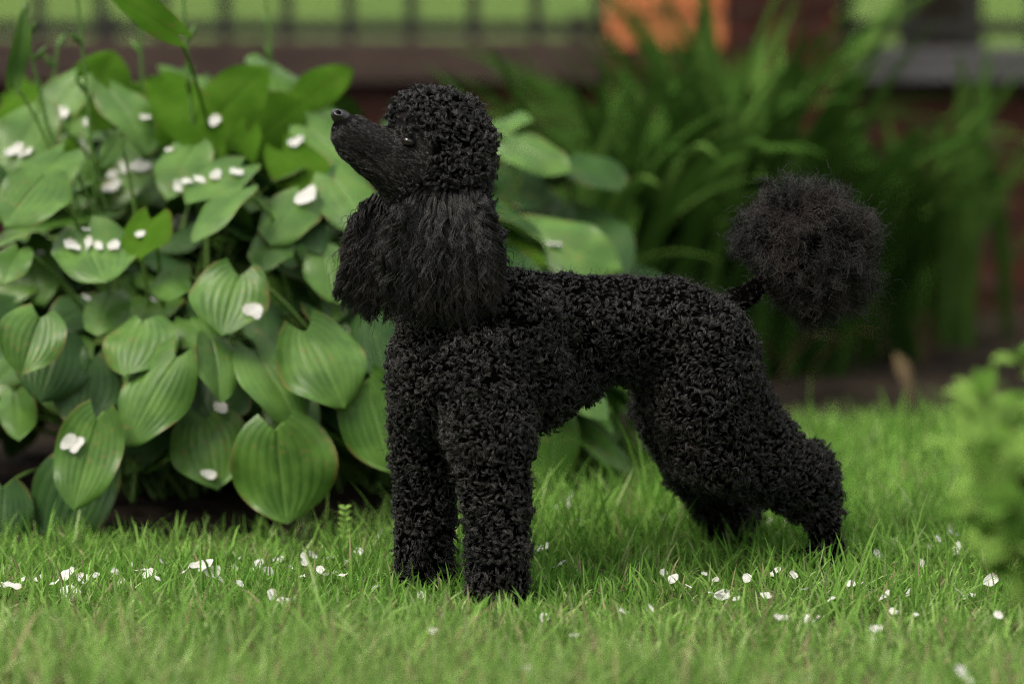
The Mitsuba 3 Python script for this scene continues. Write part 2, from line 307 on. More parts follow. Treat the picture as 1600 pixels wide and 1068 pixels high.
def tilted_ellipsoid(c, ax, rad, sub=4, bump=0.0, seed=0):
    m = trimesh.creation.icosphere(subdivisions=sub); p = np.array(m.vertices)
    p = p * (1 + bump * (meshkit.fbm(p * 4 + seed, 3)[:, None] - 0.5)); return tm(c + (p * rad) @ np.array(ax), m.faces)
# nose leather with its nostrils
nax = unit(at(528, 178, -.02) - at(600, 222, 0)); nup = unit(np.cross(np.cross(nax, [0, 0, 1]), nax)); nsd = np.cross(nax, nup)
NC = at(535, 185, -.023)
m = trimesh.creation.icosphere(subdivisions=5); p = np.array(m.vertices)
rad = np.array([0.0165, 0.0125, 0.0105]); q = p * rad; q[:, 1] *= 1 - 0.25 * (p[:, 2] < 0) * p[:, 2] ** 2
nv_ = NC + q[:, :1] * nax + q[:, 1:2] * nsd + q[:, 2:] * nup
for sgn in (-1, 1):
    hole = NC + nax * 0.0105 + nsd * sgn * 0.0080 + nup * 0.0030
    off = nv_ - hole; dd = np.sqrt((off @ nax / 1.35) ** 2 + (off @ nup / 0.8) ** 2 + (off @ nsd) ** 2); n2 = unit(nv_ - NC)
    nv_ = nv_ - n2 * (0.0060 * np.exp(-(dd / 0.0027) ** 4))[:, None] + n2 * (0.0006 * np.exp(-((dd - 0.0052) / 0.0016) ** 2))[:, None]
scene[f'{DOG}__nose'] = mikit.ply(tm(nv_, m.faces), 'nose_leather', smooth=True)
# eye and lids
en = unit(np.array([-0.42, -0.85, 0.32])); ec = EYE - en * 0.0044
ex = unit(np.cross([0.25, 0, 1], en)); ey = np.cross(en, ex); scene[f'{DOG}__eye'] = mikit.ply(tilted_ellipsoid(ec, [ex, en, ey], np.array([0.0092, 0.0084, 0.0066]), 4), 'eye_brown', smooth=True); g = np.linspace(0, 2 * np.pi, 33)
ring = ec + en * (0.0060 - 0.0030 * np.cos(g) ** 2)[:, None] + 0.0098 * np.cos(g)[:, None] * ex + 0.0046 * np.sin(g)[:, None] * ey
scene[f'{DOG}__eyelid'] = mikit.ply(tube(ring, 0.0013, 8, cap=False), 'face_black', smooth=True)
for a, b in (((1283, 884), (1277, 893)), ((1293, 888), (1293, 898)), ((1304, 884), (1308, 893))):
    part(DOG, 'claw', tube(np.linspace(at(*a, .203), at(*b, .198), 5), [.0028, .0027, .0022, .0014, .0004], 8), 'claw_horn', True)

def frame(a):
    u = unit(np.cross(a, np.where(np.abs(a[:, 2:]) < 0.9, [0, 0, 1.0], [1.0, 0, 0]))); return u, np.cross(a, u)
def curls(p, n, rad, length, turns, strands, m, thick, seed, lean=0.8, spread=0.35):
    """ringlets: for each root a lock of several coiled hairs, leaning along a wandering flow."""
    r = np.random.default_rng(seed); N = len(p)
    fl = np.stack([meshkit.noise(p * 26, seed + k) - 0.5 for k in range(3)], 1) * 3 + np.array([0.25, 0, -0.35]) + r.normal(0, 0.35, (N, 3))
    fl = fl - n * (fl * n).sum(1)[:, None]; a = unit(n * 0.45 + unit(fl) * lean * r.uniform(0.6, 1.15, (N, 1)))
    u, w = frame(a); big = 0.65 + 0.8 * meshkit.fbm(p * 55 + seed, 2)
    ph = r.uniform(0, 6.28, N); hand = r.choice([-1, 1], N); R0 = rad * big * r.uniform(0.6, 1.35, N); L = length * big * r.uniform(0.55, 1.6, N); tn = turns * r.uniform(0.75, 1.25, N)
    rep = lambda x: np.repeat(x, strands, 0)
    p, a, u, w, n = map(rep, (p, a, u, w, n)); ph, hand, R0, L, tn = map(rep, (ph, hand, R0, L, tn)); M = len(p)
    ph = ph + r.normal(0, spread, M); R0 = R0 * r.uniform(0.75, 1.12, M); sh = r.normal(0, 0.0009, (M, 3))
    t = np.linspace(0, 1, m)[None]; ang = ph[:, None] + hand[:, None] * tn[:, None] * 2 * np.pi * t; rr = R0[:, None] * (0.75 + 0.45 * t) * np.where(t > 0.85, 0.8, 1)
    pts = (p + sh - n * 0.0015)[:, None] + a[:, None] * (L[:, None] * t)[..., None] + rr[..., None] * (np.cos(ang)[..., None] * u[:, None] + np.sin(ang)[..., None] * w[:, None])
    return pts, np.broadcast_to(thick * np.array([1.0] * (m - 2) + [0.85, 0.4]), (M, m))
def stack(sets):
    m = max(s[0].shape[1] for s in sets); out = []
    return np.vstack([s[0] for s in sets]), np.vstack([s[1] for s in sets])
up = cn[:, 2] > 0.62
back = ~bare & (up & (cr == 'coat') & (cp[:, 2] > 0.36))
topk = ~bare & (cr == 'top')
head2 = ~bare & (cr == 'face')
paws = ~bare & low & ~back
slim = (cr == 'tail') | (cr == 'foot')
back, paws = back & ~slim, paws & ~slim
rest = ~bare & ~back & ~topk & ~paws & ~head2 & ~slim
coat = stack([curls(cp[rest], cn[rest], 0.0034, 0.0108, 1.3, 9, 9, 0.00034, 11, lean=0.80, spread=0.32),
              curls(cp[back], cn[back], 0.0020, 0.0050, 1.0, 8, 9, 0.00034, 12, lean=0.9),
              curls(cp[slim], cn[slim], 0.0009, 0.0042, 0.7, 10, 9, 0.00026, 19, lean=1.2, spread=0.9),
              curls(cp[head2], cn[head2], 0.0022, 0.0060, 1.1, 8, 9, 0.00034, 15),
              curls(cp[paws], cn[paws], 0.0022, 0.0100, 0.9, 9, 9, 0.00033, 13, lean=0.7, spread=0.8)])
fz = ~bare; fi_ = np.random.default_rng(16).choice(np.where(fz)[0], 9000)
fp_ = cp[fi_] + np.random.default_rng(17).normal(0, .0025, (9000, 3)); coat = stack([coat, curls(fp_, cn[fi_], 0.0022, 0.0130, 0.5, 1, 9, 0.00015, 18, lean=0.5)])
curves(f'{DOG}__coat', *coat, 'curl_black'); tag(f'{DOG}__coat', kind='stuff')
curves(f'{DOG}__topknot', *curls(cp[topk], cn[topk], 0.0035, 0.0105, 1.35, 9, 11, 0.00036, 14, lean=0.85, spread=0.28), 'curl_black'); tag(f'{DOG}__topknot', 'rounded black curly topknot above the eyes', kind='stuff')

# short flat coat of the muzzle and cheeks
fpts, ffi = trimesh.sample.sample_surface(tm(v, fine.faces), 240000, seed=44); fq = project(fpts); okf = inside(FACE_EDGE + [4, 0], fq) & (fpts[:, 1] < .2) & (np.linalg.norm(fpts - EYE, axis=1) > .0090) & (cKDTree(lp).query(fpts)[0] > .0022) & (np.linalg.norm(fpts - NC, axis=1) > .0150)
fpts, fnn = fpts[okf][:22000], fine.face_normals[ffi[okf]][:16000]; rf = np.random.default_rng(45); fd = unit(at(700, 275, .0) - at(540, 200, -.02)) + rf.normal(0, .22, (len(fpts), 3)) + [0, 0, -.15]
fd = unit(unit(fd - fnn * (fd * fnn).sum(1)[:, None]) + fnn * rf.uniform(.12, .38, (len(fpts), 1))); tt = np.linspace(0, 1, 4)
fl_ = rf.uniform(.004, .008, len(fpts)); mp = fpts[:, None] - fnn[:, None] * .0006 + fd[:, None] * (fl_[:, None] * tt)[..., None] - fnn[:, None] * (fl_[:, None] * .18 * tt ** 2)[..., None]
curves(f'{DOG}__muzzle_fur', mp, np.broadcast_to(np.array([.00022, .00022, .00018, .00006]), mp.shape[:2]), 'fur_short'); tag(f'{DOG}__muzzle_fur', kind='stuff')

def wave(path, r, amp, wl, clump_phase, jitter=0.5, vary=0.3, deep=0.9):
    """adds a lock's wave to strand paths (n, m, 3): two sideways directions, amplitude growing from the root."""
    N, m, _ = path.shape; d = unit(np.gradient(path, axis=1)); s = np.cumsum(np.linalg.norm(np.diff(path, axis=1, prepend=path[:, :1]), axis=2), 1)
    a = unit(np.cross(d, [0, 1.0, 0.15])); b = np.cross(d, a); t = np.linspace(0, 1, m)[None]
    ph = clump_phase[:, None] + r.normal(0, jitter, (N, 1)); h = lambda k: np.modf(np.abs(np.sin(clump_phase * (k + 1.7)) * 43758.5))[0][:, None]; w = wl * (1 - vary + 2 * vary * h(1)) * r.normal(1, 0.015, (N, 1)); A = amp * (0.7 + 0.6 * h(2)) * r.uniform(0.8, 1.2, (N, 1)) * smoothst(t * 2.0)
    return path + (A * np.sin(6.283 * s / w + ph))[..., None] * a + (A * deep * np.cos(6.283 * s / w + ph))[..., None] * b
def smoothst(x): x = np.clip(x, 0, 1); return x * x * (3 - 2 * x)
def ear(key, root0, root1, outline, Y, depth, nclump, per, seed, label, amp=0.0052, wl=0.038, bias=0):
    """a hanging ear: leather core and clumps of long wavy hair. root0-root1: the line of roots; outline: px ends (x, y) along the hem."""
    r = np.random.default_rng(seed)
    u = r.uniform(0, 1, nclump); lay = r.uniform(0, 1, nclump) ** 0.6        # lay: 0 inner, short - 1 outer
    hem = np.array(outline, float); s = np.linspace(0, 1, len(hem)); e = np.stack([np.interp(u, s, hem[:, 0]), np.interp(u, s, hem[:, 1])], 1)
    cent = np.array([(root0[0] + root1[0]) / 2, (root0[1] + root1[1]) / 2 + 40])
    e = cent + (e - cent) * np.where(lay[:, None] > .35, r.uniform(0.86, 1.03, (nclump, 1)), r.uniform(0.5, 0.9, (nclump, 1)))
    rx = np.interp(u, [0, 1], [root0[0], root1[0]]) + r.normal(0, 6, nclump); ry = np.interp(u, [0, 1], [root0[1], root1[1]]) - 20 * np.sin(np.pi * u) + r.uniform(-8, 60, nclump) * (1 - lay * 0.5)
    m = 15; t = np.linspace(0, 1, m); cl = []
    for i in range(nclump):
        a = at(rx[i], ry[i], Y + (.018 if Y < 0 else 0)); c = at(e[i, 0], e[i, 1], Y - depth * 0.75 * lay[i]); b = at((rx[i] + e[i, 0]) / 2 + (e[i, 0] - rx[i]) * 0.22, (ry[i] + e[i, 1]) / 2 - 14, Y - depth * (0.25 + lay[i]))
        cl.append(bez(a, b, c, m))
    cl = np.repeat(np.array(cl), per, 0); N = len(cl); cph = np.repeat(7.0 * meshkit.noise(np.stack([u * 5, lay * 2.2, u * 0], 1), seed) + r.normal(0, .8, nclump), per)
    off = r.normal(0, 1, (N, 1, 3)) * (0.0008 + 0.0008 * t[None, :, None]); cl = cl + off * (0.6 + 0.4 * np.sin(t[None, :, None] * 3.0))
    cl = cl[:, :1] + (cl - cl[:, :1]) * r.uniform(0.93, 1.03, (N, 1, 1))
    fly = r.random(N) < 0.05; cl[fly] += (r.normal(0, 0.010, (fly.sum(), 1, 3)) * t[None, :, None] ** 2)
    w = wave(cl, r, amp, wl, cph, 0.16, 0.10, 0.35)
    curves(key + '__hair', w, np.broadcast_to(np.where(t > 0.9, 0.0002, 0.00034), (N, m)), 'hair_warm'); tag(key + '__hair', kind='stuff')
    tag(key, label)
def core(key, c, rx, rz, ry, rot=0.0, seed=0):
    ax = np.array([[math.cos(rot), 0, math.sin(rot)], [0, 1, 0], [-math.sin(rot), 0, math.cos(rot)]])
    scene[key] = mikit.ply(tilted_ellipsoid(c, ax, np.array([rx, ry, rz]), 4, 0.25, seed), 'skin_black', smooth=True)
core(f'{DOG}__ear', at(692, 396, -.030), 60 * MM, 76 * MM, 0.016, 0.0, 3)
ear(f'{DOG}__ear', (664, 302), (742, 298), [(606, 352), (590, 420), (600, 468), (624, 494), (660, 507), (700, 510), (738, 504), (770, 486), (787, 450), (785, 405), (768, 352)], -.046, .036, 300, 30, 21, 'near ear with long wavy hair hanging to the chest')
core(f'{DOG}__ear_001', at(588, 405, .058), 30 * MM, 60 * MM, 0.016, 0.12, 5)
ear(f'{DOG}__ear_001', (578, 322), (632, 318), [(552, 345), (540, 385), (530, 430), (524, 468), (545, 492), (580, 500), (620, 500), (650, 480)], .05, .032, 180, 26, 22, 'far ear, browner and frizzier, in front of the chest', .0046, .028)
# tail tuft
def tuft(key, c, rx, rz, ry, n, seed):
    r = np.random.default_rng(seed); d = unit(r.normal(0, 1, (n // 14, 3)))
    lump = 0.62 + 0.62 * meshkit.fbm(d * 2.6 + 5, 3); d = np.repeat(d, 14, 0); lump = np.repeat(lump, 14); ph = np.repeat(r.uniform(0, 6.28, n // 14), 14); n = len(d)
    d = unit(d + r.normal(0, 0.035, (n, 3))); m = 12; t = np.linspace(0.25, 1, m)
    sd_ = unit(at(1190, 450, .24) - c); L = lump * r.uniform(0.72, 1.06, n) * np.where(r.random(n) < .05, 1.16, 1) * (1 - .35 * smoothst((d @ sd_ - .45) / .5)); droop = np.array([0.006, 0, -0.016])
    path = c + (d * np.array([rx, ry, rz]))[:, None] * (L[:, None] * t)[..., None] + droop * (t ** 2)[None, :, None]
    path = wave(path, r, 0.0054, 0.024, ph, 0.30)
    curves(key, path, np.broadcast_to(np.where(t > 0.85, 0.0002, 0.0003), (n, m)), 'hair_tuft')
TC = at(1252, 386, .25)
core(f'{DOG}__tail_tuft', TC, 84 * MM, 88 * MM, 0.064, 0, 9); tag(f'{DOG}__tail_tuft', 'round frizzy brown-black tuft at the end of the tail')
tuft(f'{DOG}__tail_tuft__hair', TC, 138 * MM, 146 * MM, 0.100, 16800, 31); tag(f'{DOG}__tail_tuft__hair', kind='stuff')

# ------------------------------------------------------------------ wall, pillars, fence
RB = np.random.default_rng(5)
def block(x0, x1, y0, y1, z0, z1, rng=None, j=0.0, ch=0.004):
    m = trimesh.creation.box(extents=[x1 - x0, y1 - y0, z1 - z0]); v = np.array(m.vertices)
    if rng is not None: v = v + rng.normal(0, j, v.shape)
    return tm(v + [(x0 + x1) / 2, (y0 + y1) / 2, (z0 + z1) / 2], m.faces)
def brickwork(parent, x0, x1, yf, z0, z1, bl, bh, mats, depth=0.06, joint=0.010):
    row = 0; z = z0
    while z + bh * 0.5 < z1:
        x = x0 - (bl / 2 if row % 2 else 0)
        while x < x1 - 0.02:
            a, b = max(x, x0), min(x + bl - joint, x1)
            if b - a > 0.03:
                dy = RB.normal(0, 0.0015)
                part(parent, 'brick', block(a, b, yf + dy, yf + depth, z, min(z + bh - joint, z1), RB, 0.0009), mats[int(RB.integers(len(mats)))])
            x += bl
        z += bh; row += 1
YW = 3.60
WALL = thing('brick_wall', 'low dark red brick wall under the fence at the back of the garden', 'wall')
scene[f'{WALL}__core'] = mikit.ply(block(-2.6, 2.6, YW + .007, YW + .22, -.05, .54), 'mortar')
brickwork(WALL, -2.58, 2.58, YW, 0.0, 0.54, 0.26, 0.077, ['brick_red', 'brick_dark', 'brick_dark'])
xs = [-2.6, -1.9, -1.22, -0.55, 0.21]
for a, b in zip(xs[:-1], xs[1:]):
    part(WALL, 'coping', block(a + .003, b - .003, YW - .035, YW + .25, .545, .632, RB, .0012), 'cap_brown')
xs = [0.73, 1.35, 2.0, 2.6]
for a, b in zip(xs[:-1], xs[1:]):
    part(WALL, 'coping', block(a + .003, b - .003, YW - .045, YW + .25, .545, .612, RB, .0012), 'cap_grey')
PIL = thing('brick_pillar', 'dark red brick pillar rising from the wall behind the strap-leaved plants', 'pillar')
scene[f'{PIL}__core'] = mikit.ply(block(.477, .713, YW - .05, YW + .24, 0, 1.5), 'mortar')
for r_ in range(19):
    z = 0.005 + r_ * .077; sp = [(.47, .592), (.602, .72)] if r_ % 2 else [(.47, .530), (.540, .650), (.660, .72)]
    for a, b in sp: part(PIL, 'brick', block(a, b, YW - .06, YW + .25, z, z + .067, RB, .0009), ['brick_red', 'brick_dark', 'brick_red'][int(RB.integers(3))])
OP = thing('brick_pillar', 'left part of the brick pillar at the end of the fence, sunlight painted in as orange bricks, behind the strap leaves', 'pillar')
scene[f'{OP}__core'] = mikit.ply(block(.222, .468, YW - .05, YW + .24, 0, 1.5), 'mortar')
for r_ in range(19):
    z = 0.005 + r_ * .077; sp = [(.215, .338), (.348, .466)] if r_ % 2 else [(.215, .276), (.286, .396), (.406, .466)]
    for a, b in sp: part(OP, 'brick', block(a, b, YW - .06, YW + .25, z, z + .067, RB, .0009), 'brick_sunlit' if z > .55 else ['brick_red', 'brick_dark'][int(RB.integers(2))])  # painted sun patch: orange bricks above, dark ones where the sunlight ends
FEN = thing('picket_fence', 'dark iron picket fence standing on the brick wall', 'fence')
yf = YW + .10
for nm, z in (('rail', .660), ('rail', 1.36)):
    part(FEN, nm, block(-2.6, .212, yf - .012, yf + .012, z - .016, z + .016), 'iron'); part(FEN, nm, block(.722, 2.6, yf - .012, yf + .012, z - .016, z + .016), 'iron')
x = at(60, 20, yf)[0] - 8 * .139
while x < 2.5:
    if not .20 < x < .73: part(FEN, 'bar', block(x - .013, x + .013, yf - .008, yf + .008, .600, 1.45), 'iron')
    x += .139
for x in (-2.0, -.9, .15, 1.6): part(FEN, 'post_foot', block(x - .018, x + .018, yf - .018, yf + .018, .60, .69), 'iron')

# ------------------------------------------------------------------ tree beyond the wall, its crown above the frame shades the wall
RT = np.random.default_rng(41)
TREE = thing('garden_tree', 'dark tree trunk behind the fence at the top right', 'tree')
tx = at(1466, 30, 4.3)[0]
tp = np.array([[tx, 4.3, -.05], [tx + .01, 4.3, .5], [tx - .01, 4.32, 1.2], [tx + .03, 4.3, 1.9], [tx, 4.25, 2.6], [tx - .1, 4.2, 3.2]])
scene[f'{TREE}__trunk'] = mikit.ply(tube(tp, [.14, .105, .098, .092, .075, .04], 14), 'bark', smooth=True)
cs = []
for k in range(14):
    a = RT.uniform(0, 6.28); z0 = RT.uniform(1.9, 2.9); e = np.array([tx + math.cos(a) * RT.uniform(.8, 2.0), 4.2 + math.sin(a) * RT.uniform(.5, 1.3), z0 + RT.uniform(.3, .9)])
    part(TREE, 'limb', tube(bez(np.array([tx, 4.28, z0]), np.array([tx, 4.28, z0]) * .5 + e * .5 + [0, 0, .2], e, 8), np.linspace(.035, .008, 8), 7), 'bark', True); cs.append(e)
def leaf_cloud(c, r, n, size, rng):
    d = rng.normal(0, 1, (n, 3)); p = c + unit(d) * (rng.random((n, 1)) ** .45) * r
    a = unit(rng.normal(0, 1, (n, 3))); b = unit(np.cross(a, rng.normal(0, 1, (n, 3)))); s = size * rng.uniform(.6, 1.3, (n, 1))
    v = np.stack([p - a * s, p + b * s * .5, p + a * s, p - b * s * .5], 1).reshape(-1, 3); i = np.arange(n) * 4
    return v, np.vstack([np.stack([i, i + 1, i + 2], 1), np.stack([i, i + 2, i + 3], 1)])
vs, fs, o = [], [], 0
for e in cs + [np.array([tx + RT.uniform(-1.6, 1.4), 4.0 + RT.uniform(-.6, .8), RT.uniform(2.4, 3.6)]) for _ in range(14)]:
    a, b = leaf_cloud(e, np.array([.75, .7, .45]), 900, .045, RT); vs.append(a); fs.append(b + o); o += len(a)
scene[f'{TREE}__crown'] = mikit.ply(tm(np.vstack(vs), np.vstack(fs)), 'crown_leaf'); tag(f'{TREE}__crown', kind='stuff')

# ------------------------------------------------------------------ hostas
def hosta_mesh(base, tip, width, facing, bend=0.12, cross=0.10, wav=0.05, fold=0.0, seed=0, nu=17, nv=31, root=None, vein=1.0, twist=0.0):
    rng = np.random.default_rng(seed); base, tip = np.asarray(base, float), np.asarray(tip, float)
    L = np.linalg.norm(tip - base); ax = (tip - base) / L; sd = unit(np.cross(ax, unit(facing))); nm = np.cross(sd, ax)
    u = np.linspace(0, 1, nu)[:, None]; v = np.linspace(-1, 1, nv)[None]; W = width / 2
    sh = np.clip(u + .02, 0, 1) ** .42 * (1 - u ** 1.6) ** .80; sh = sh / sh.max() * (1 - .0 * u)
    sh = sh + .10 * np.clip(u, 0, 1) * (1 - u) ; sh[-1] = .01
    asym = 1 + .06 * rng.normal()
    s = v * sh * W * np.where(v > 0, asym, 2 - asym)
    al = L * (u - .20 * np.abs(v) ** 1.4 * (1 - u) ** 3.2) + 0 * v
    av = np.abs(v); ph, ph2 = rng.uniform(0, 6.28, 2)
    z = -bend * L * (u - .25) * np.abs(u - .25) * 1.2 - cross * W * 2 * (sh ** 2) * v ** 2 + fold * W * av * sh
    z = z + wav * W * np.sin(u * 9 + ph + np.where(v > 0, ph2, 0)) * av ** 3 * (1 - u * .3) + .05 * W * np.sin(u * 4 + ph2)
    vamp = vein * .028 * W * np.clip(sh, 0, 1) * np.sqrt(np.clip(1 - av, 0, 1)); z = z + vamp * -np.cos(av * 2 * np.pi * NVEIN) - vein * .05 * W * np.exp(-(av / .07) ** 2) * (1 - u)
    z = z + twist * W * v * u
    V = base + al[..., None] * ax + s[..., None] * sd + z[..., None] * nm
    uv = np.stack([u + 0 * v, (v + 1) / 2 + 0 * u], -1).reshape(-1, 2); V = V.reshape(-1, 3); f = quads(grid_faces(nu, nv))
    if root is not None:
        st = V[(nv // 2)]; dirb = -ax
        pt = tube(bez(np.asarray(root, float), st * .75 + np.asarray(root) * .25 + [0, 0, .06 + .3 * abs(st[2] - root[2]) * .3], st - nm * .001, 9), np.linspace(.0042, .0024, 9), 6)
        f = np.vstack([f, np.array(pt.faces) + len(V)]); V = np.vstack([V, pt.vertices]); uv = np.vstack([uv, np.tile([[.5, .5]], (len(pt.vertices), 1))])
    return tm(V, f), uv
LEAVES = []                                 # for the petals that lie on leaves
def hleaf(plant, mesh_uv, matl):
    m, uv = mesh_uv; k = part(plant, 'leaf', m, matl, True, uv=uv); LEAVES.append(m); return k
CROWN = {}
def hosta(key_label, cx, cy):
    k = thing('hosta', key_label, 'hosta'); CROWN[k] = np.array([cx, cy, .03]); return k
HL = hosta('large hosta filling the left edge of the picture with drooping heart-shaped leaves', -.52, .78)
HM = hosta("large hosta just left of the poodle's chest with broad ribbed leaves", -.20, .86)
HB = hosta('tallest hosta at the back left with upright lit leaves and flower stalks', -.40, 1.25)
HR = hosta("hosta behind the poodle's neck and back, with two broad leaves above its back", .06, 1.30)
KEYM = {'m': 'hosta_mid', 'd': 'hosta_dark', 'l': 'hosta_lime'}
# plant, base px, tip px, width px, depth Y, tip dY, facing, material, bend, fold
HERO = [
 (HM, 432, 672, 448, 818, 166, .42, -.02, (0, -.9, .45), 'm', .10, 0), (HM, 478, 517, 540, 632, 136, .47, -.05, (.15, -.85, .5), 'm', .16, 0),
 (HM, 400, 550, 474, 668, 104, .50, -.05, (.35, -.8, .45), 'm', .14, .25), (HM, 276, 560, 192, 692, 112, .46, -.04, (-.25, -.85, .45), 'm', .14, 0),
 (HM, 330, 535, 352, 620, 80, .50, -.06, (.5, -.6, .6), 'm', .25, .35), (HM, 322, 655, 340, 757, 126, .50, -.05, (0, -.75, .65), 'm', .2, 0),
 (HM, 345, 592, 346, 664, 96, .54, -.05, (0, -.6, .8), 'd', .15, 0), (HL, 152, 655, 114, 796, 108, .42, -.03, (-.1, -.92, .4), 'm', .06, .12),
 (HL, 150, 722, 84, 868, 132, .50, -.03, (-.1, -.95, .3), 'd', .06, .1), (HL, 62, 496, 34, 582, 104, .46, -.05, (.2, -.8, .6), 'm', .22, .35),
 (HL, 92, 528, 62, 626, 118, .52, -.04, (.1, -.9, .4), 'd', .1, 0), (HL, 142, 560, 118, 670, 112, .52, -.04, (-.1, -.9, .4), 'd', .1, .1),
 (HL, 222, 500, 196, 584, 120, .52, -.06, (-.2, -.75, .6), 'm', .15, 0), (HM, 374, 432, 346, 518, 124, .52, -.06, (0, -.7, .7), 'm', .12, .12),
 (HM, 265, 425, 266, 466, 62, .60, -.06, (0, -.5, .85), 'm', .1, 0), (HM, 296, 500, 338, 540, 70, .56, -.06, (0, -.55, .8), 'm', .15, 0),
 (HL, 172, 460, 150, 522, 76, .60, -.06, (-.2, -.7, .7), 'm', .12, 0), (HM, 572, 600, 612, 738, 112, .46, -.03, (.2, -.9, .35), 'm', .1, 0),
 (HM, 578, 505, 606, 590, 86, .60, -.04, (.1, -.9, .4), 'd', .1, 0), (HL, 6, 762, 2, 862, 90, .48, -.03, (.1, -.9, .4), 'd', .1, 0),
 (HM, 224, 640, 226, 728, 80, .60, -.03, (0, -.85, .5), 'd', .1, 0), (HM, 408, 480, 420, 545, 66, .64, -.05, (.2, -.8, .5), 'd', .1, 0),
 (HL, 128, 365, 165, 432, 132, .60, -.10, (.1, -.6, .8), 'm', .12, .05), (HL, 238, 345, 200, 405, 92, .62, -.07, (-.3, -.6, .7), 'l', .2, .2),
 (HM, 378, 298, 296, 368, 66, .62, -.08, (-.3, -.5, .8), 'm', .2, .1), (HL, 70, 275, 6, 338, 110, .62, -.09, (.1, -.55, .8), 'm', .25, .1),
 (HM, 378, 262, 290, 312, 84, .70, -.10, (0, -.45, .9), 'm', .1, .1), (HM, 520, 280, 578, 350, 110, .74, -.09, (.1, -.6, .8), 'm', .15, 0),
 (HM, 470, 305, 420, 372, 92, .70, -.08, (-.1, -.6, .8), 'm', .2, 0), (HM, 432, 362, 406, 420, 70, .66, -.06, (-.1, -.7, .7), 'm', .15, 0),
 (HM, 505, 400, 530, 470, 76, .66, -.05, (.2, -.8, .5), 'm', .1, .1), (HM, 470, 330, 500, 395, 66, .70, -.05, (.2, -.7, .6), 'd', .1, .1),
 (HL, 30, 390, 4, 440, 60, .56, -.05, (0, -.7, .7), 'm', .2, .2), (HL, 186, 215, 158, 262, 34, .62, -.04, (.6, -.6, .3), 'm', .1, .2),
 (HB, 135, 180, 178, 78, 104, .95, .03, (.1, -.9, -.15), 'l', .1, .1), (HB, 320, 200, 418, 100, 92, .92, .03, (-.3, -.85, -.1), 'l', .1, .1),
 (HB, 195, 205, 300, 128, 110, .98, .02, (.2, -.8, .4), 'l', .2, .1), (HB, 380, 235, 480, 150, 104, .98, .02, (0, -.85, .2), 'l', .15, .1),
 (HB, 470, 160, 552, 104, 62, 1.05, .02, (0, -.8, .3), 'l', .2, .1), (HB, 120, 128, 52, 215, 80, .90, -.05, (-.2, -.7, .6), 'm', .35, .2),
 (HB, 170, 140, 232, 215, 76, .86, -.08, (.2, -.6, .7), 'm', .4, .1), (HB, 255, 140, 345, 235, 90, .84, -.08, (.1, -.7, .6), 'l', .35, .1),
 (HB, 60, 175, 10, 260, 96, .80, -.08, (-.1, -.7, .6), 'm', .3, .1), (HL, 100, 240, 30, 300, 90, .70, -.08, (0, -.5, .8), 'm', .2, .1),
 (HB, 300, 232, 262, 300, 86, .78, -.08, (0, -.7, .7), 'm', .2, .1), (HB, 440, 235, 500, 300, 92, .85, -.06, (.1, -.7, .7), 'l', .2, .1), (HB, 480, 200, 560, 262, 90, .95, -.06, (.1, -.6, .7), 'm', .2, .1),
 (HB, 385, 205, 352, 290, 60, .86, -.05, (-.2, -.8, .5), 'l', .2, .2), (HL, 20, 130, 40, 12, 34, .72, 0, (.5, -.8, .1), 'm', .1, .5), (HB, 276, 56, 180, -10, 54, .60, -.03, (-.1, -.8, .5), 'l', .2, .2),
 (HR, 790, 222, 892, 262, 72, 1.15, -.05, (0, -.7, .7), 'm', .15, .05), (HR, 770, 200, 830, 186, 46, 1.2, -.05, (0, -.7, .7), 'm', .1, .05),
 (HR, 815, 372, 972, 408, 112, .98, -.05, (.05, -.75, .65), 'm', .16, .05), (HR, 770, 395, 852, 402, 66, .95, -.05, (0, -.6, .8), 'l', .2, .1),
 (HR, 866, 645, 861, 768, 88, .70, -.02, (.1, -.9, .3), 'm', .06, .05), (HR, 902, 600, 960, 704, 96, .92, -.02, (.2, -.9, .35), 'm', .1, .05),
 (HR, 960, 560, 985, 650, 70, 1.25, -.02, (.2, -.9, .3), 'd', .1, .05), (HR, 905, 640, 925, 712, 80, 1.25, 0, (.1, -.9, .3), 'd', .1, 0),
 (HR, 800, 300, 900, 345, 90, 1.25, -.03, (0, -.7, .6), 'd', .2, .05), (HR, 790, 262, 850, 320, 80, 1.2, -.03, (0, -.7, .6), 'd', .2, .05), (HR, 830, 430, 870, 470, 70, 1.05, -.03, (0, -.7, .6), 'd', .2, .05),
 (HR, 780, 330, 800, 400, 60, 1.0, -.03, (.1, -.7, .6), 'l', .2, .05), (HR, 830, 700, 800, 790, 70, 1.2, -.03, (.1, -.8, .4), 'd', .1, .05),
]
for i, (pl, bx, by, tx_, ty, w, Y, dY, fc, mk, bend, fold) in enumerate(HERO):
    b, t = at(bx, by, Y), at(tx_, ty, Y + dY)
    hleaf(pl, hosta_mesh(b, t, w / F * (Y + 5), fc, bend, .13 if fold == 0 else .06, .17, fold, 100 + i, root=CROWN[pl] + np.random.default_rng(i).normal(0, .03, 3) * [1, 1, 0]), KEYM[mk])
RH = np.random.default_rng(77)
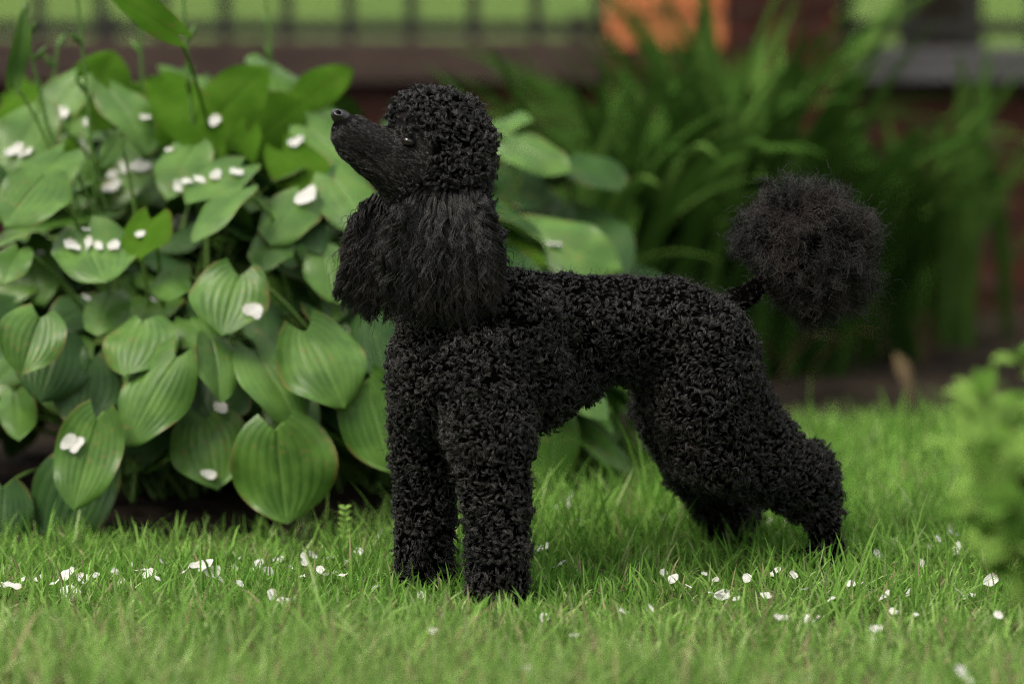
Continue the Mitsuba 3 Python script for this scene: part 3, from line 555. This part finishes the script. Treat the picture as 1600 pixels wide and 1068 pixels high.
def fill(pl, n, rad, zlo, zhi, ymin, mats, size=(.09, .15)):
    """the mound's other leaves: petioles fan out from the crown, blades droop outward."""
    c = CROWN[pl]; k = 0; tries = 0
    while k < n and tries < n * 30:
        tries += 1
        az = RH.uniform(0, 6.28); q = RH.random() ** .6; h = RH.uniform(zlo, zhi) * (1 - .55 * q ** 2); out = np.array([math.cos(az), math.sin(az), 0])
        L = RH.uniform(*size); b = c + out * rad * q + [0, 0, h]; t = b + out * L * .85 + [RH.normal(0, .02), RH.normal(0, .02), -L * RH.uniform(.15, .95) * q - L * .1]
        if min(b[1], t[1]) < ymin(.5 * (b[2] + t[2])) or t[2] < .03 or max(b[1], t[1]) > 2.3: continue
        fc = unit(out * (.35 + .6 * q) + [RH.normal(0, .15), RH.normal(0, .15), .75 - .3 * q])
        hleaf(pl, hosta_mesh(b, t, L * RH.uniform(.68, .88), fc, RH.uniform(.1, .35), .06, .08, RH.uniform(0, .2), 1000 + len(LEAVES), nu=13, nv=21, root=c + RH.normal(0, .035, 3) * [1, 1, 0]), mats[int(RH.integers(len(mats)))])
        k += 1
def between(pl, n, x0, x1, y0, y1, dy, mats):
    """smaller leaves on the face of the mound, a little behind the large ones."""
    for k in range(n):
        px, py = RH.uniform(x0, x1), RH.uniform(y0, y1); Y = .50 + .62 * np.clip((620 - py) / 500, 0, 1) ** 1.1 + RH.uniform(*dy); a = RH.uniform(-1.1, 1.1) + (px - (x0 + x1) / 2) / (x1 - x0) * .8
        L = RH.uniform(62, 112) / F * (5 + Y); b = at(px, py, Y); t = b + L * unit([math.sin(a), -RH.uniform(.35, .9), -RH.uniform(.25, .9) * abs(math.cos(a))])
        hleaf(pl, hosta_mesh(b, t, L * RH.uniform(.66, .9), unit([RH.normal(0, .25), -RH.uniform(.3, .8), .8]), RH.uniform(.1, .35), .10, .15, RH.uniform(0, .2), 3000 + len(LEAVES), nu=13, nv=21, root=CROWN[pl] + RH.normal(0, .035, 3) * [1, 1, 0]), mats[int(RH.integers(len(mats)))])
between(HL, 48, 0, 240, 150, 620, (.03, .16), ['hosta_mid', 'hosta_mid', 'hosta_dark'])
between(HM, 62, 220, 560, 180, 640, (.04, .18), ['hosta_mid', 'hosta_mid', 'hosta_dark'])
between(HB, 40, 30, 520, 120, 300, (-.05, .12), ['hosta_mid', 'hosta_lime', 'hosta_mid'])
front = lambda z: .56 + .55 * max(z - .2, 0)
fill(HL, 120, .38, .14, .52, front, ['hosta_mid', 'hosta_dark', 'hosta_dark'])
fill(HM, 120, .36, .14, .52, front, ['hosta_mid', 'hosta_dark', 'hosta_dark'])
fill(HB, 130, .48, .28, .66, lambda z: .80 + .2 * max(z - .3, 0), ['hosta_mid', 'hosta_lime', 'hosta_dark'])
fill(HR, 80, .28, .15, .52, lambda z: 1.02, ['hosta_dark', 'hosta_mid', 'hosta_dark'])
# flower stalks with buds
for pl, pts, Y in ((HB, [(310, 330), (300, 180), (285, -20)], .80), (HL, [(150, 330), (140, 170), (120, -10)], .75), (HL, [(75, 200), (50, 95), (38, 30)], .74), (HB, [(225, 200), (222, 100), (215, -15)], 1.0),
                   (HB, [(425, 220), (428, 120), (415, -15)], 1.1), (HL, [(85, 230), (80, 150), (90, 75)], .95)):
    a, b, c = (at(q[0], q[1], Y) for q in pts); cr_ = CROWN[pl]; pp = np.vstack([bez(cr_, a * .7 + cr_ * .3 + [0, 0, .05], a, 7)[:-1], bez(a, b, c, 10)])
    st = part(pl, 'flower_stalk', tube(pp, np.linspace(.0036, .0022, len(pp)), 7), 'stem_green', True)
    for k in range(3):
        o = pp[-1 - 2 * k]; d = unit([RH.normal(0, .5), RH.normal(0, .5), .9]); bb = np.array([o + d * s for s in np.linspace(0, .030, 7)])
        part(st, 'bud', tube(bb, [.0015, .003, .0042, .0045, .004, .0026, .0005], 8), 'hosta_mid', True)

# ------------------------------------------------------------------ strap-leaved plants along the wall
RS = np.random.default_rng(19)
def strap(root, az, length, lean, width, droop, seed, n=16):
    """an arching strap leaf: rises, leans out along az, then bends over under its own weight."""
    r = np.random.default_rng(seed); out = np.array([math.cos(az), math.sin(az), 0]); t = np.linspace(0, 1, n); pitch = lean + droop * t ** 1.8
    step = length / (n - 1); dirs = np.cos(pitch)[:, None] * np.array([0, 0, 1.0]) + np.sin(pitch)[:, None] * out; c = root + np.cumsum(dirs * step, 0) - dirs * step
    tw = r.normal(0, .5) * t; sd0 = np.cross(out, [0, 0, 1]); nm = np.cross(sd0, dirs); sd = np.cos(tw)[:, None] * sd0 + np.sin(tw)[:, None] * nm
    w = width / 2 * np.clip(.55 + 1.1 * t, 0, 1) * np.clip((1 - t) * 3.2, 0.02, 1) ** .8
    v = np.stack([c - sd * w[:, None], c - nm * (w * .35)[:, None], c + sd * w[:, None]], 1).reshape(-1, 3)
    uv = np.stack([np.repeat(t, 3), np.tile([0, .5, 1.0], n)], 1); return tm(v, quads(grid_faces(n, 3))), uv
STRAPS = [("strap-leaved clump behind the poodle's neck, left of the others", 905, 590, 1.9, 42, .68, .022), ("dense strap-leaved clump behind the middle of the poodle's back", 1010, 590, 2.15, 66, .74, .024),
          ("tall strap-leaved clump in front of the dark red pillar", 1130, 590, 2.35, 74, .84, .026), ("strap-leaved clump behind the poodle's tail tuft", 1240, 600, 2.3, 64, .70, .024),
          ("sparse strap-leaved clump right of the tail, in front of the brick wall", 1370, 590, 2.55, 26, .66, .024), ("sparse strap-leaved clump near the right edge, arching over bare soil", 1490, 585, 2.85, 20, .62, .022), ("strap-leaved clump at the foot of the wall, behind the others", 1080, 560, 2.95, 46, .78, .022)]
for label, px, py, Y, n, L, W in STRAPS:
    k = thing('strap_leaf_plant', label, 'plant', 'strap-leaved plants along the wall'); x0 = at(px, py, Y)[0]
    for i in range(n):
        rt = np.array([x0 + RS.normal(0, .055), Y + RS.normal(0, .05), .01]); az = RS.uniform(0, 6.28)
        m, uv = strap(rt, az, L * RS.uniform(.7, 1.12), RS.uniform(.02, .38), W * RS.uniform(.9, 1.9), RS.uniform(.4, 2.0), 500 + i)
        v = np.array(m.vertices); v[:, 1] = np.minimum(v[:, 1], YW - .07 + .02 * np.tanh(v[:, 1] - YW)); v[:, 2] = np.maximum(v[:, 2], .012)
        part(k, 'leaf', tm(v, m.faces), ['strap_dark', 'strap_dark', 'strap_mid', 'strap_dark'][int(RS.integers(4))], True, uv=uv)
    for i in range(3):
        rt = np.array([x0 + RS.normal(0, .06), Y - .06 + RS.normal(0, .04), .01]); m, uv = strap(rt, RS.uniform(3.4, 6.0), .22, .5, .014, 1.4, 900 + i)
        v = np.array(m.vertices); v[:, 2] = np.maximum(v[:, 2], .014); part(k, 'withered_leaf', tm(v, m.faces), 'dry_straw', True, uv=uv)
DL = thing('dry_leaf', 'tan withered leaf standing on the soil at the right', 'leaf')
m, uv = strap(atz(1424, 632, .02), 3.0, .10, .15, .040, .6, 3, 10); scene[DL] = mikit.ply(m, 'dry_straw', smooth=True, uv=uv)

# ------------------------------------------------------------------ blurred shrub in the right foreground
RF = np.random.default_rng(23)
SH = thing('shrub', 'bright green small-leaved shrub at the right edge, nearest to the camera', 'shrub')
sroot = np.array([.60, -1.02, 0.0])
def oval(c, ax, nm, L, W):
    sd = unit(np.cross(ax, nm)); nm = np.cross(sd, ax); u = np.linspace(0, 1, 7)[:, None]; v = np.array([[-1, 0, 1.0]])
    w = W / 2 * np.sin(np.pi * np.clip(u, .02, .98)) ** .8
    V = c + (u * L)[..., None] * ax + (v * w)[..., None] * sd + (np.abs(v) * w * .35 - u ** 2 * L * .15)[..., None] * nm
    return tm(V.reshape(-1, 3), quads(grid_faces(7, 3))), np.stack([u + 0 * v, (v + 1) / 2 + 0 * u], -1).reshape(-1, 2)
SPR = [(1590, 566, -1.05), (1572, 650, -1.02), (1495, 690, -1.15), (1520, 735, -1.20), (1556, 780, -1.15), (1590, 720, -1.00), (1512, 790, -1.10), (1575, 850, -1.20), (1600, 640, -0.95), (1640, 600, -1.00), (1625, 800, -1.05), (1660, 700, -0.95),
       (1600, 900, -1.15), (1640, 950, -1.10), (1690, 620, -0.95), (1700, 820, -1.00), (1740, 720, -0.95), (1560, 735, -0.95), (1540, 690, -1.20), (1620, 690, -1.20), (1540, 845, -1.05), (1760, 600, -1.00), (1800, 760, -1.00), (1680, 540, -0.95),
       (1505, 650, -1.00), (1530, 620, -1.10), (1610, 860, -0.95), (1550, 820, -0.95), (1580, 790, -1.22), (1640, 880, -1.22), (1535, 760, -1.00), (1570, 700, -1.12)]
nl = 0; fv, ff, fo = [], [], 0
for px, py, Y in SPR:
    e = at(px, py, Y); rt = sroot + RF.normal(0, .03, 3) * [1, 1, 0]; st = bez(rt, rt * .6 + e * .4 + [.02, 0, .10], e, 18); part(SH, 'stem', tube(st, np.linspace(.004, .0012, 18), 6), 'stem_wood', True)
    for j in range(17, 11, -1):
        for s in range(2 if j < 17 else 5):
            d = unit(st[j] - st[j - 1]); rn = RF.normal(0, 1, 3); ax = unit(d * .5 + unit(rn - d * (rn @ d)) * .9 + [0, 0, .2]); fc = unit([RF.normal(0, .4), -.5, 1.0])
            m, uv = oval(st[j], ax, fc, RF.uniform(.024, .038), RF.uniform(.014, .022))
            if j > 13 and nl < 290: part(SH, 'leaf', m, ['shrub_bright', 'shrub_bright', 'shrub_deep'][int(RF.integers(3))], True, uv=uv); nl += 1
            else: fv.append(m.vertices); ff.append(np.array(m.faces) + fo); fo += len(m.vertices)
scene[f'{SH}__foliage'] = mikit.ply(tm(np.vstack(fv), np.vstack(ff)), 'shrub_deep', smooth=True); tag(f'{SH}__foliage', kind='stuff')

# ------------------------------------------------------------------ fallen white petals
RP = np.random.default_rng(55)
def petal_mesh(c, nm, size, rng):
    nm = unit(nm); a = rng.normal(0, 1, 3); a = unit(a - nm * (a @ nm)); b = np.cross(nm, a); u = np.linspace(-1, 1, 9)[:, None]; g = np.linspace(-1, 1, 7)[None]
    w = np.sqrt(np.clip(1 - u ** 2, 0, 1)) ** .8 * (.72 + .18 * u) * rng.uniform(.6, 1.05); cu = rng.uniform(.05, .4); cv = rng.uniform(-.1, .35); ph = rng.uniform(0, 6.28)
    z = cu * (g * w) ** 2 + cv * u ** 2 + .10 * np.sin(u * 5 + ph) * g
    V = c + size * rng.uniform(.8, 1.2) / 2 * ((u + 0 * g)[..., None] * a + (g * w)[..., None] * b + z[..., None] * nm)
    return tm(V.reshape(-1, 3), quads(grid_faces(9, 7))), np.stack([(u + 1) / 2 + 0 * g, 0 * u + (g + 1) / 2], -1).reshape(-1, 2)
def petal(c, nm, size, label, group):
    k = thing('petal', label, 'petal', group); m, uv = petal_mesh(c, nm, size, RP); scene[k] = mikit.ply(m, 'petal_white', smooth=True, uv=uv)
ON_LEAF = [(102, 178, 20), (139, 193, 16), (124, 224, 18), (227, 186, 16), (334, 192, 26), (22, 238, 26), (43, 242, 24), (462, 224, 26), (265, 237, 14), (176, 275, 18), (195, 265, 22), (221, 262, 26), (179, 296, 28),
           (276, 294, 22), (292, 289, 24), (311, 283, 22), (336, 276, 30), (369, 273, 24), (480, 311, 34), (280, 348, 26), (296, 340, 26), (112, 389, 26), (139, 385, 26), (156, 388, 24), (178, 385, 28), (219, 369, 16), (133, 362, 12), (135, 468, 14),
           (388, 487, 26), (398, 488, 24), (106, 691, 30), (122, 696, 30), (345, 641, 20), (326, 742, 28), (863, 384, 26), (240, 473, 14), (62, 398, 16)]
LM = trimesh.util.concatenate([tm(l.vertices, l.faces) for l in LEAVES])
dirs = np.array([unit(ray(x, y)) for x, y, _ in ON_LEAF])
loc, ri, ti = LM.ray.intersects_location(np.tile(CAM, (len(dirs), 1)), dirs)
for i, (x, y, s) in enumerate(ON_LEAF):
    w = np.where(ri == i)[0]
    if not len(w): continue
    j = w[np.argmin(((loc[w] - CAM) ** 2).sum(1))]; nm = LM.face_normals[ti[j]]; nm = nm if nm @ (CAM - loc[j]) > 0 else -nm
    nm = unit(nm + np.array([0, -.1, .35])); sz = s / F * (loc[j, 1] + 5) * 1.25
    if y < 330: lab, gr = 'white petal on the upper leaves of the hosta', 'petals on the upper hosta leaves'
    elif x > 800: lab, gr = "white petal on the broad hosta leaf above the poodle's back", None
    elif y < 480: lab, gr = 'white petal on the hosta leaves halfway up, left of the poodle', 'petals on the middle hosta leaves'
    else: lab, gr = 'white petal on the low drooping hosta leaves', 'petals on the low hosta leaves'
    L_OWN = {(102, 178): 'topmost white petal at the left of the hosta', (334, 192): 'large white petal at the top right of the hosta', (22, 238): 'left one of two large petals near the left edge', (43, 242): 'right one of two large petals near the left edge', (462, 224): "white petal on the hosta leaf nearest the poodle's nose", (480, 311): "oval white petal on the hosta leaf below the poodle's muzzle", (280, 348): 'lower one of two petals on a pale slanting hosta leaf', (296, 340): 'upper one of two petals on a pale slanting hosta leaf', (345, 641): 'small white petal on the dark low hosta leaf', (326, 742): 'white petal at the tip of a low hosta leaf, beside the biggest leaf', (106, 691): 'left one of two petals on the low left drooping hosta leaf', (122, 696): 'right one of two petals on the low left drooping hosta leaf', (388, 487): 'left one of two petals on the hosta leaf halfway up', (398, 488): 'right one of two petals on the hosta leaf halfway up', (62, 398): 'small petal on a hosta leaf near the left edge, halfway up', (219, 369): 'small petal on the yellowish hosta leaf'}
    if (x, y) in L_OWN: lab, gr = L_OWN[(x, y)], None
    petal(loc[j] + nm * .004, nm, sz, lab, gr)
ON_GRASS = [(106, 896, 26), (129, 906, 24), (109, 924, 36), (61, 903, 14), (20, 914, 22), (4, 913, 14), (220, 890, 26), (233, 895, 22), (180, 892, 16), (190, 907, 14), (255, 877, 20), (310, 882, 24), (322, 882, 24), (332, 893, 22), (372, 875, 18),
            (367, 889, 18), (402, 882, 20), (435, 875, 20), (375, 911, 16), (475, 874, 18), (519, 871, 22), (470, 900, 26), (515, 897, 24), (425, 929, 18), (447, 938, 26), (585, 917, 14), (602, 872, 18), (595, 834, 20), (692, 986, 14), (677, 986, 18), (657, 929, 14),
            (870, 795, 20), (887, 782, 22), (847, 857, 24), (875, 882, 16), (1040, 897, 22), (1052, 903, 20), (1100, 895, 16), (1118, 927, 26), (1127, 930, 22), (1167, 904, 14), (1212, 892, 26), (1256, 920, 14), (1330, 911, 18), (1341, 912, 16), (1382, 932, 26), (1397, 956, 18),
            (1372, 865, 14), (1455, 855, 14), (1467, 842, 16), (1492, 835, 30), (1496, 856, 20), (1500, 925, 18), (1515, 930, 18), (1547, 907, 22), (1260, 966, 20), (1274, 967, 20), (1220, 964, 22), (1197, 930, 18), (1367, 983, 22), (1364, 998, 18), (970, 1034, 34), (825, 1057, 40), (1505, 1055, 36),
            (940, 1002, 16), (897, 992, 14), (850, 964, 18), (1015, 951, 16), (975, 955, 14), (1230, 814, 14), (1202, 814, 12), (1037, 810, 18), (945, 805, 16), (1005, 722, 22), (1118, 905, 12), (1430, 960, 14), (560, 905, 16), (540, 880, 16), (905, 815, 14), (1560, 960, 18), (35, 906, 16), (85, 910, 18), (150, 898, 16), (205, 884, 18), (245, 902, 16), (290, 892, 18), (345, 905, 16), (418, 893, 18), (455, 886, 16), (500, 890, 18), (535, 898, 16), (490, 868, 16), (560, 862, 16), (1075, 915, 14), (1150, 935, 14), (1240, 898, 14), (1300, 935, 16), (1420, 925, 16), (1440, 880, 16)]
G_OWN = {(4, 913): 'white petal in the grass at the very left edge of the picture', (20, 914): 'white petal in the grass second from the left edge', (61, 903): 'small white petal in the grass below the lowest left hosta leaf', (109, 924): 'broad white petal nearest the camera of the cluster in the grass at the far left',
         (106, 896): 'white petal farthest back of the cluster in the grass at the far left', (129, 906): 'white petal at the right of the cluster in the grass at the far left', (585, 917): 'small white petal in the grass just left of the far foreleg', (602, 872): 'white petal beside the far foreleg, above grass height',
         (595, 834): 'white petal at the lawn edge between the hosta and the far foreleg', (692, 986): 'right one of two small petals below the gap between the forelegs', (677, 986): 'left one of two small petals below the gap between the forelegs', (657, 929): 'small white petal in front of the far forepaw',
         (447, 938): 'white petal nearest the camera in the grass under the big round hosta leaf', (425, 929): 'white petal left of the nearest petal under the big round hosta leaf', (1212, 892): 'upright white petal in the grass between the two hind feet', (1005, 722): 'pinkish petal in the grass behind the belly, in front of the far hind leg',
         (870, 795): 'left one of two white petals behind the near foreleg', (887, 782): 'right one of two white petals behind the near foreleg', (847, 857): 'white petal touching the back of the near foreleg', (1382, 932): 'large white petal in the grass right of and below the near hind paw',
         (1492, 835): 'large white petal in the grass left of the right-hand shrub', (1367, 983): 'upper one of two petals in the near lawn below the hind paw', (1364, 998): 'lower one of two petals in the near lawn below the hind paw', (1274, 967): 'right one of a touching pair of petals in the near lawn', (1260, 966): 'left one of a touching pair of petals in the near lawn',
         (1547, 907): 'white petal in the grass under the right-hand shrub', (1230, 814): 'right one of two tiny petals behind the hind legs', (1202, 814): 'left one of two tiny petals behind the hind legs', (940, 1002): 'small petal alone in the near lawn right of the near foreleg'}
for x, y, s in ON_GRASS:
    h = RP.uniform(.014, .028) if y > 820 else .028; c = atz(x, y, h)
    if y > 1020: lab, gr = {970: 'white petal in the near lawn, below and right of the near foreleg', 825: "white petal at the bottom edge, straight below the poodle's elbow", 1505: 'white petal in the bottom right corner'}[x], None
    elif (x, y) in ((1118, 927), (1127, 930)): lab, gr = {1118: 'left', 1127: 'right'}[x] + " one of the large bright pair of petals in front of the poodle's belly", None
    elif x < 610: lab, gr = 'white petal in the grass left of the poodle, under the hostas', 'petals in the grass left of the poodle'
    elif x > 1320: lab, gr = 'white petal in the grass right of the near hind paw', 'petals in the grass at the right'
    elif y < 830: lab, gr = "white petal in the grass behind the poodle's legs", 'petals in the grass behind the legs'
    else: lab, gr = 'white petal in the grass in front of and between the legs', 'petals in the grass in front of the poodle'
    if (x, y) in G_OWN: lab, gr = G_OWN[(x, y)], None
    petal(c, [RP.normal(0, .4), -.42 + RP.normal(0, .35), .75], s / F * (c[1] + 5) * 1.25, lab, gr)

# ------------------------------------------------------------------ weed sprigs at the lawn's edge
for i, (px, py, top) in enumerate(((536, 868, 795), (1010, 752, 712))):
    r0 = atz(px, py, 0); k = thing('weed', ['small bright green weed sprig in front of the hosta', "small weed sprig in the grass behind the poodle's belly"][i], 'weed'); tp_ = at(px + 2, top, r0[1]); st = bez(r0, (r0 + tp_) / 2 + [.003, 0, 0], tp_, 9); part(k, 'stem', tube(st, np.linspace(.0014, .0008, 9), 6), 'stem_green', True)
    for j in range(3, 9):
        for s in (-1, 1):
            m, uv = oval(st[j], unit([s * .8, RF.normal(0, .5), .6]), unit([0, -.6, .8]), .012, .007); part(k, 'leaf', m, 'shrub_bright', True, uv=uv)

# ------------------------------------------------------------------ grass blades
RG = np.random.default_rng(2)
def blades(n, x0, x1, y0, y1, hscale, keep=None):
    x = RG.uniform(x0, x1, n); y = RG.uniform(y0, y1, n); P = P3(x, y, 1)
    ok = y < bed_edge(x) + RG.normal(0, .03, n) + .02
    patch = meshkit.fbm(P * 3.1 + 11, 3); tall = smoothst((meshkit.fbm(P * 2.2 + 31, 2) - .40) / .25)
    bald = np.exp(-(((x - atz(90, 990)[0]) / .09) ** 2 + ((y - atz(90, 990)[1]) / .10) ** 2)); ok &= RG.random(n) > .75 * bald; thin_ = smoothst((meshkit.fbm(P * 7.0 + 3, 3) - .42) / .2); ok &= RG.random(n) > .72 * thin_
    x, y, tall, patch, bald = x[ok], y[ok], tall[ok], patch[ok], bald[ok]; n = len(x)
    far = smoothst((y - .10) / .35) * smoothst((x + .15) / .3); hf = atz(1290, 900)[:2]; far = far * (1 - np.exp(-(((x - hf[0]) / .07) ** 2 + ((y - hf[1] + .06) / .13) ** 2))) - .35 * np.exp(-(((x - hf[0]) / .05) ** 2 + ((y - hf[1] + .05) / .08) ** 2))                          # longer towards the hind legs
    h = hscale * RG.gamma(7, 1 / 7., n) * (.033 + .022 * tall + .020 * far) * (1 - .5 * bald) * (1 - .45 * smoothst((y - 1.2) / .5)) * (1 - .50 * np.exp(-(((x - .305) / .10) ** 2 + ((y - .32) / .14) ** 2))) * (1 - .45 * np.exp(-(((x + .02) / .075) ** 2 + ((y + .12) / .09) ** 2))) * (1 - .35 * np.exp(-(((x + .115) / .07) ** 2 + ((y - .02) / .08) ** 2)))
    w = RG.uniform(.0021, .0043, n) * (1 + .25 * far); az = RG.uniform(0, 6.28, n); lean = np.abs(RG.normal(0.25, .28, n)); cv = np.abs(RG.normal(.5, .55, n)) * np.where(RG.random(n) < .12, 2.2, 1)
    near_ = smoothst((.15 - y) / .6); dry = RG.random(n) < (.07 + .30 * bald + .16 * near_); lay = dry & (RG.random(n) < .6); lean = np.where(lay, RG.uniform(.9, 1.5, n), lean)
    m = 5; t = np.linspace(0, 1, m)[None]; pit = lean[:, None] + cv[:, None] * t ** 1.3; st = (h / (m - 1))[:, None]
    o = np.stack([np.cos(az), np.sin(az), 0 * az], 1); d = np.cos(pit)[..., None] * np.array([0, 0, 1.0]) + np.sin(pit)[..., None] * o[:, None]
    c = np.stack([x, y, np.full(n, -.004)], 1)[:, None] + np.cumsum(d * st[..., None], 1) - d[:, :1] * st[..., None]
    sd = np.stack([-np.sin(az), np.cos(az), 0 * az], 1); tw = RG.normal(0, .9, n); sd = np.cos(tw)[:, None] * sd + np.sin(tw)[:, None] * o
    wt = w[:, None] / 2 * np.array([.7, 1.0, .95, .7, .04])
    V = np.stack([c - sd[:, None] * wt[..., None], c + sd[:, None] * wt[..., None]], 2).reshape(-1, 3)
    f0 = quads(grid_faces(m, 2)); Fs = (f0[None] + (np.arange(n) * 2 * m)[:, None, None]).reshape(-1, 3)
    hue = np.clip(patch * .9 + RG.normal(0, .22, n), 0, 1)[:, None]
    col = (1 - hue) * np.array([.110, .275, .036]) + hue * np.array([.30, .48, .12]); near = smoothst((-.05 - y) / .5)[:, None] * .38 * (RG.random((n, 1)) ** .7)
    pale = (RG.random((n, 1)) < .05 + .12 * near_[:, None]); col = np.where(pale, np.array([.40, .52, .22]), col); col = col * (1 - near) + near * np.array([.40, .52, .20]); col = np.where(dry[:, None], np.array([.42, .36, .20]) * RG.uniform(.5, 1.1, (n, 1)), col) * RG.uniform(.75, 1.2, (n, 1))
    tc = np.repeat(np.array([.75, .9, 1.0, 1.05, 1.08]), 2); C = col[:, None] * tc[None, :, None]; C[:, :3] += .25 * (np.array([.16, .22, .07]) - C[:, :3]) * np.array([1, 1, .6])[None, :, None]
    return V, Fs, np.clip(C.reshape(-1, 3), 0, 1)
sets = [blades(9000, .75, 1.9, -2.4, -1.2, 1.0), blades(9000, -1.2, .75, -2.4, -1.5, 1.0), blades(82000, -.82, .86, -.72, 1.2, 1.0), blades(26000, -.2, 1.1, 1.2, 2.2, 1.0), blades(14000, -.7, .75, -1.5, -.72, 1.0), blades(22000, -1.6, -.82, -1.2, .6, 1.0), blades(26000, .86, 1.8, -1.2, 2.2, 1.0)]
o = 0; vs, fs, cs = [], [], []
for a, b, c in sets: vs.append(a); fs.append(b + o); cs.append(c); o += len(a)
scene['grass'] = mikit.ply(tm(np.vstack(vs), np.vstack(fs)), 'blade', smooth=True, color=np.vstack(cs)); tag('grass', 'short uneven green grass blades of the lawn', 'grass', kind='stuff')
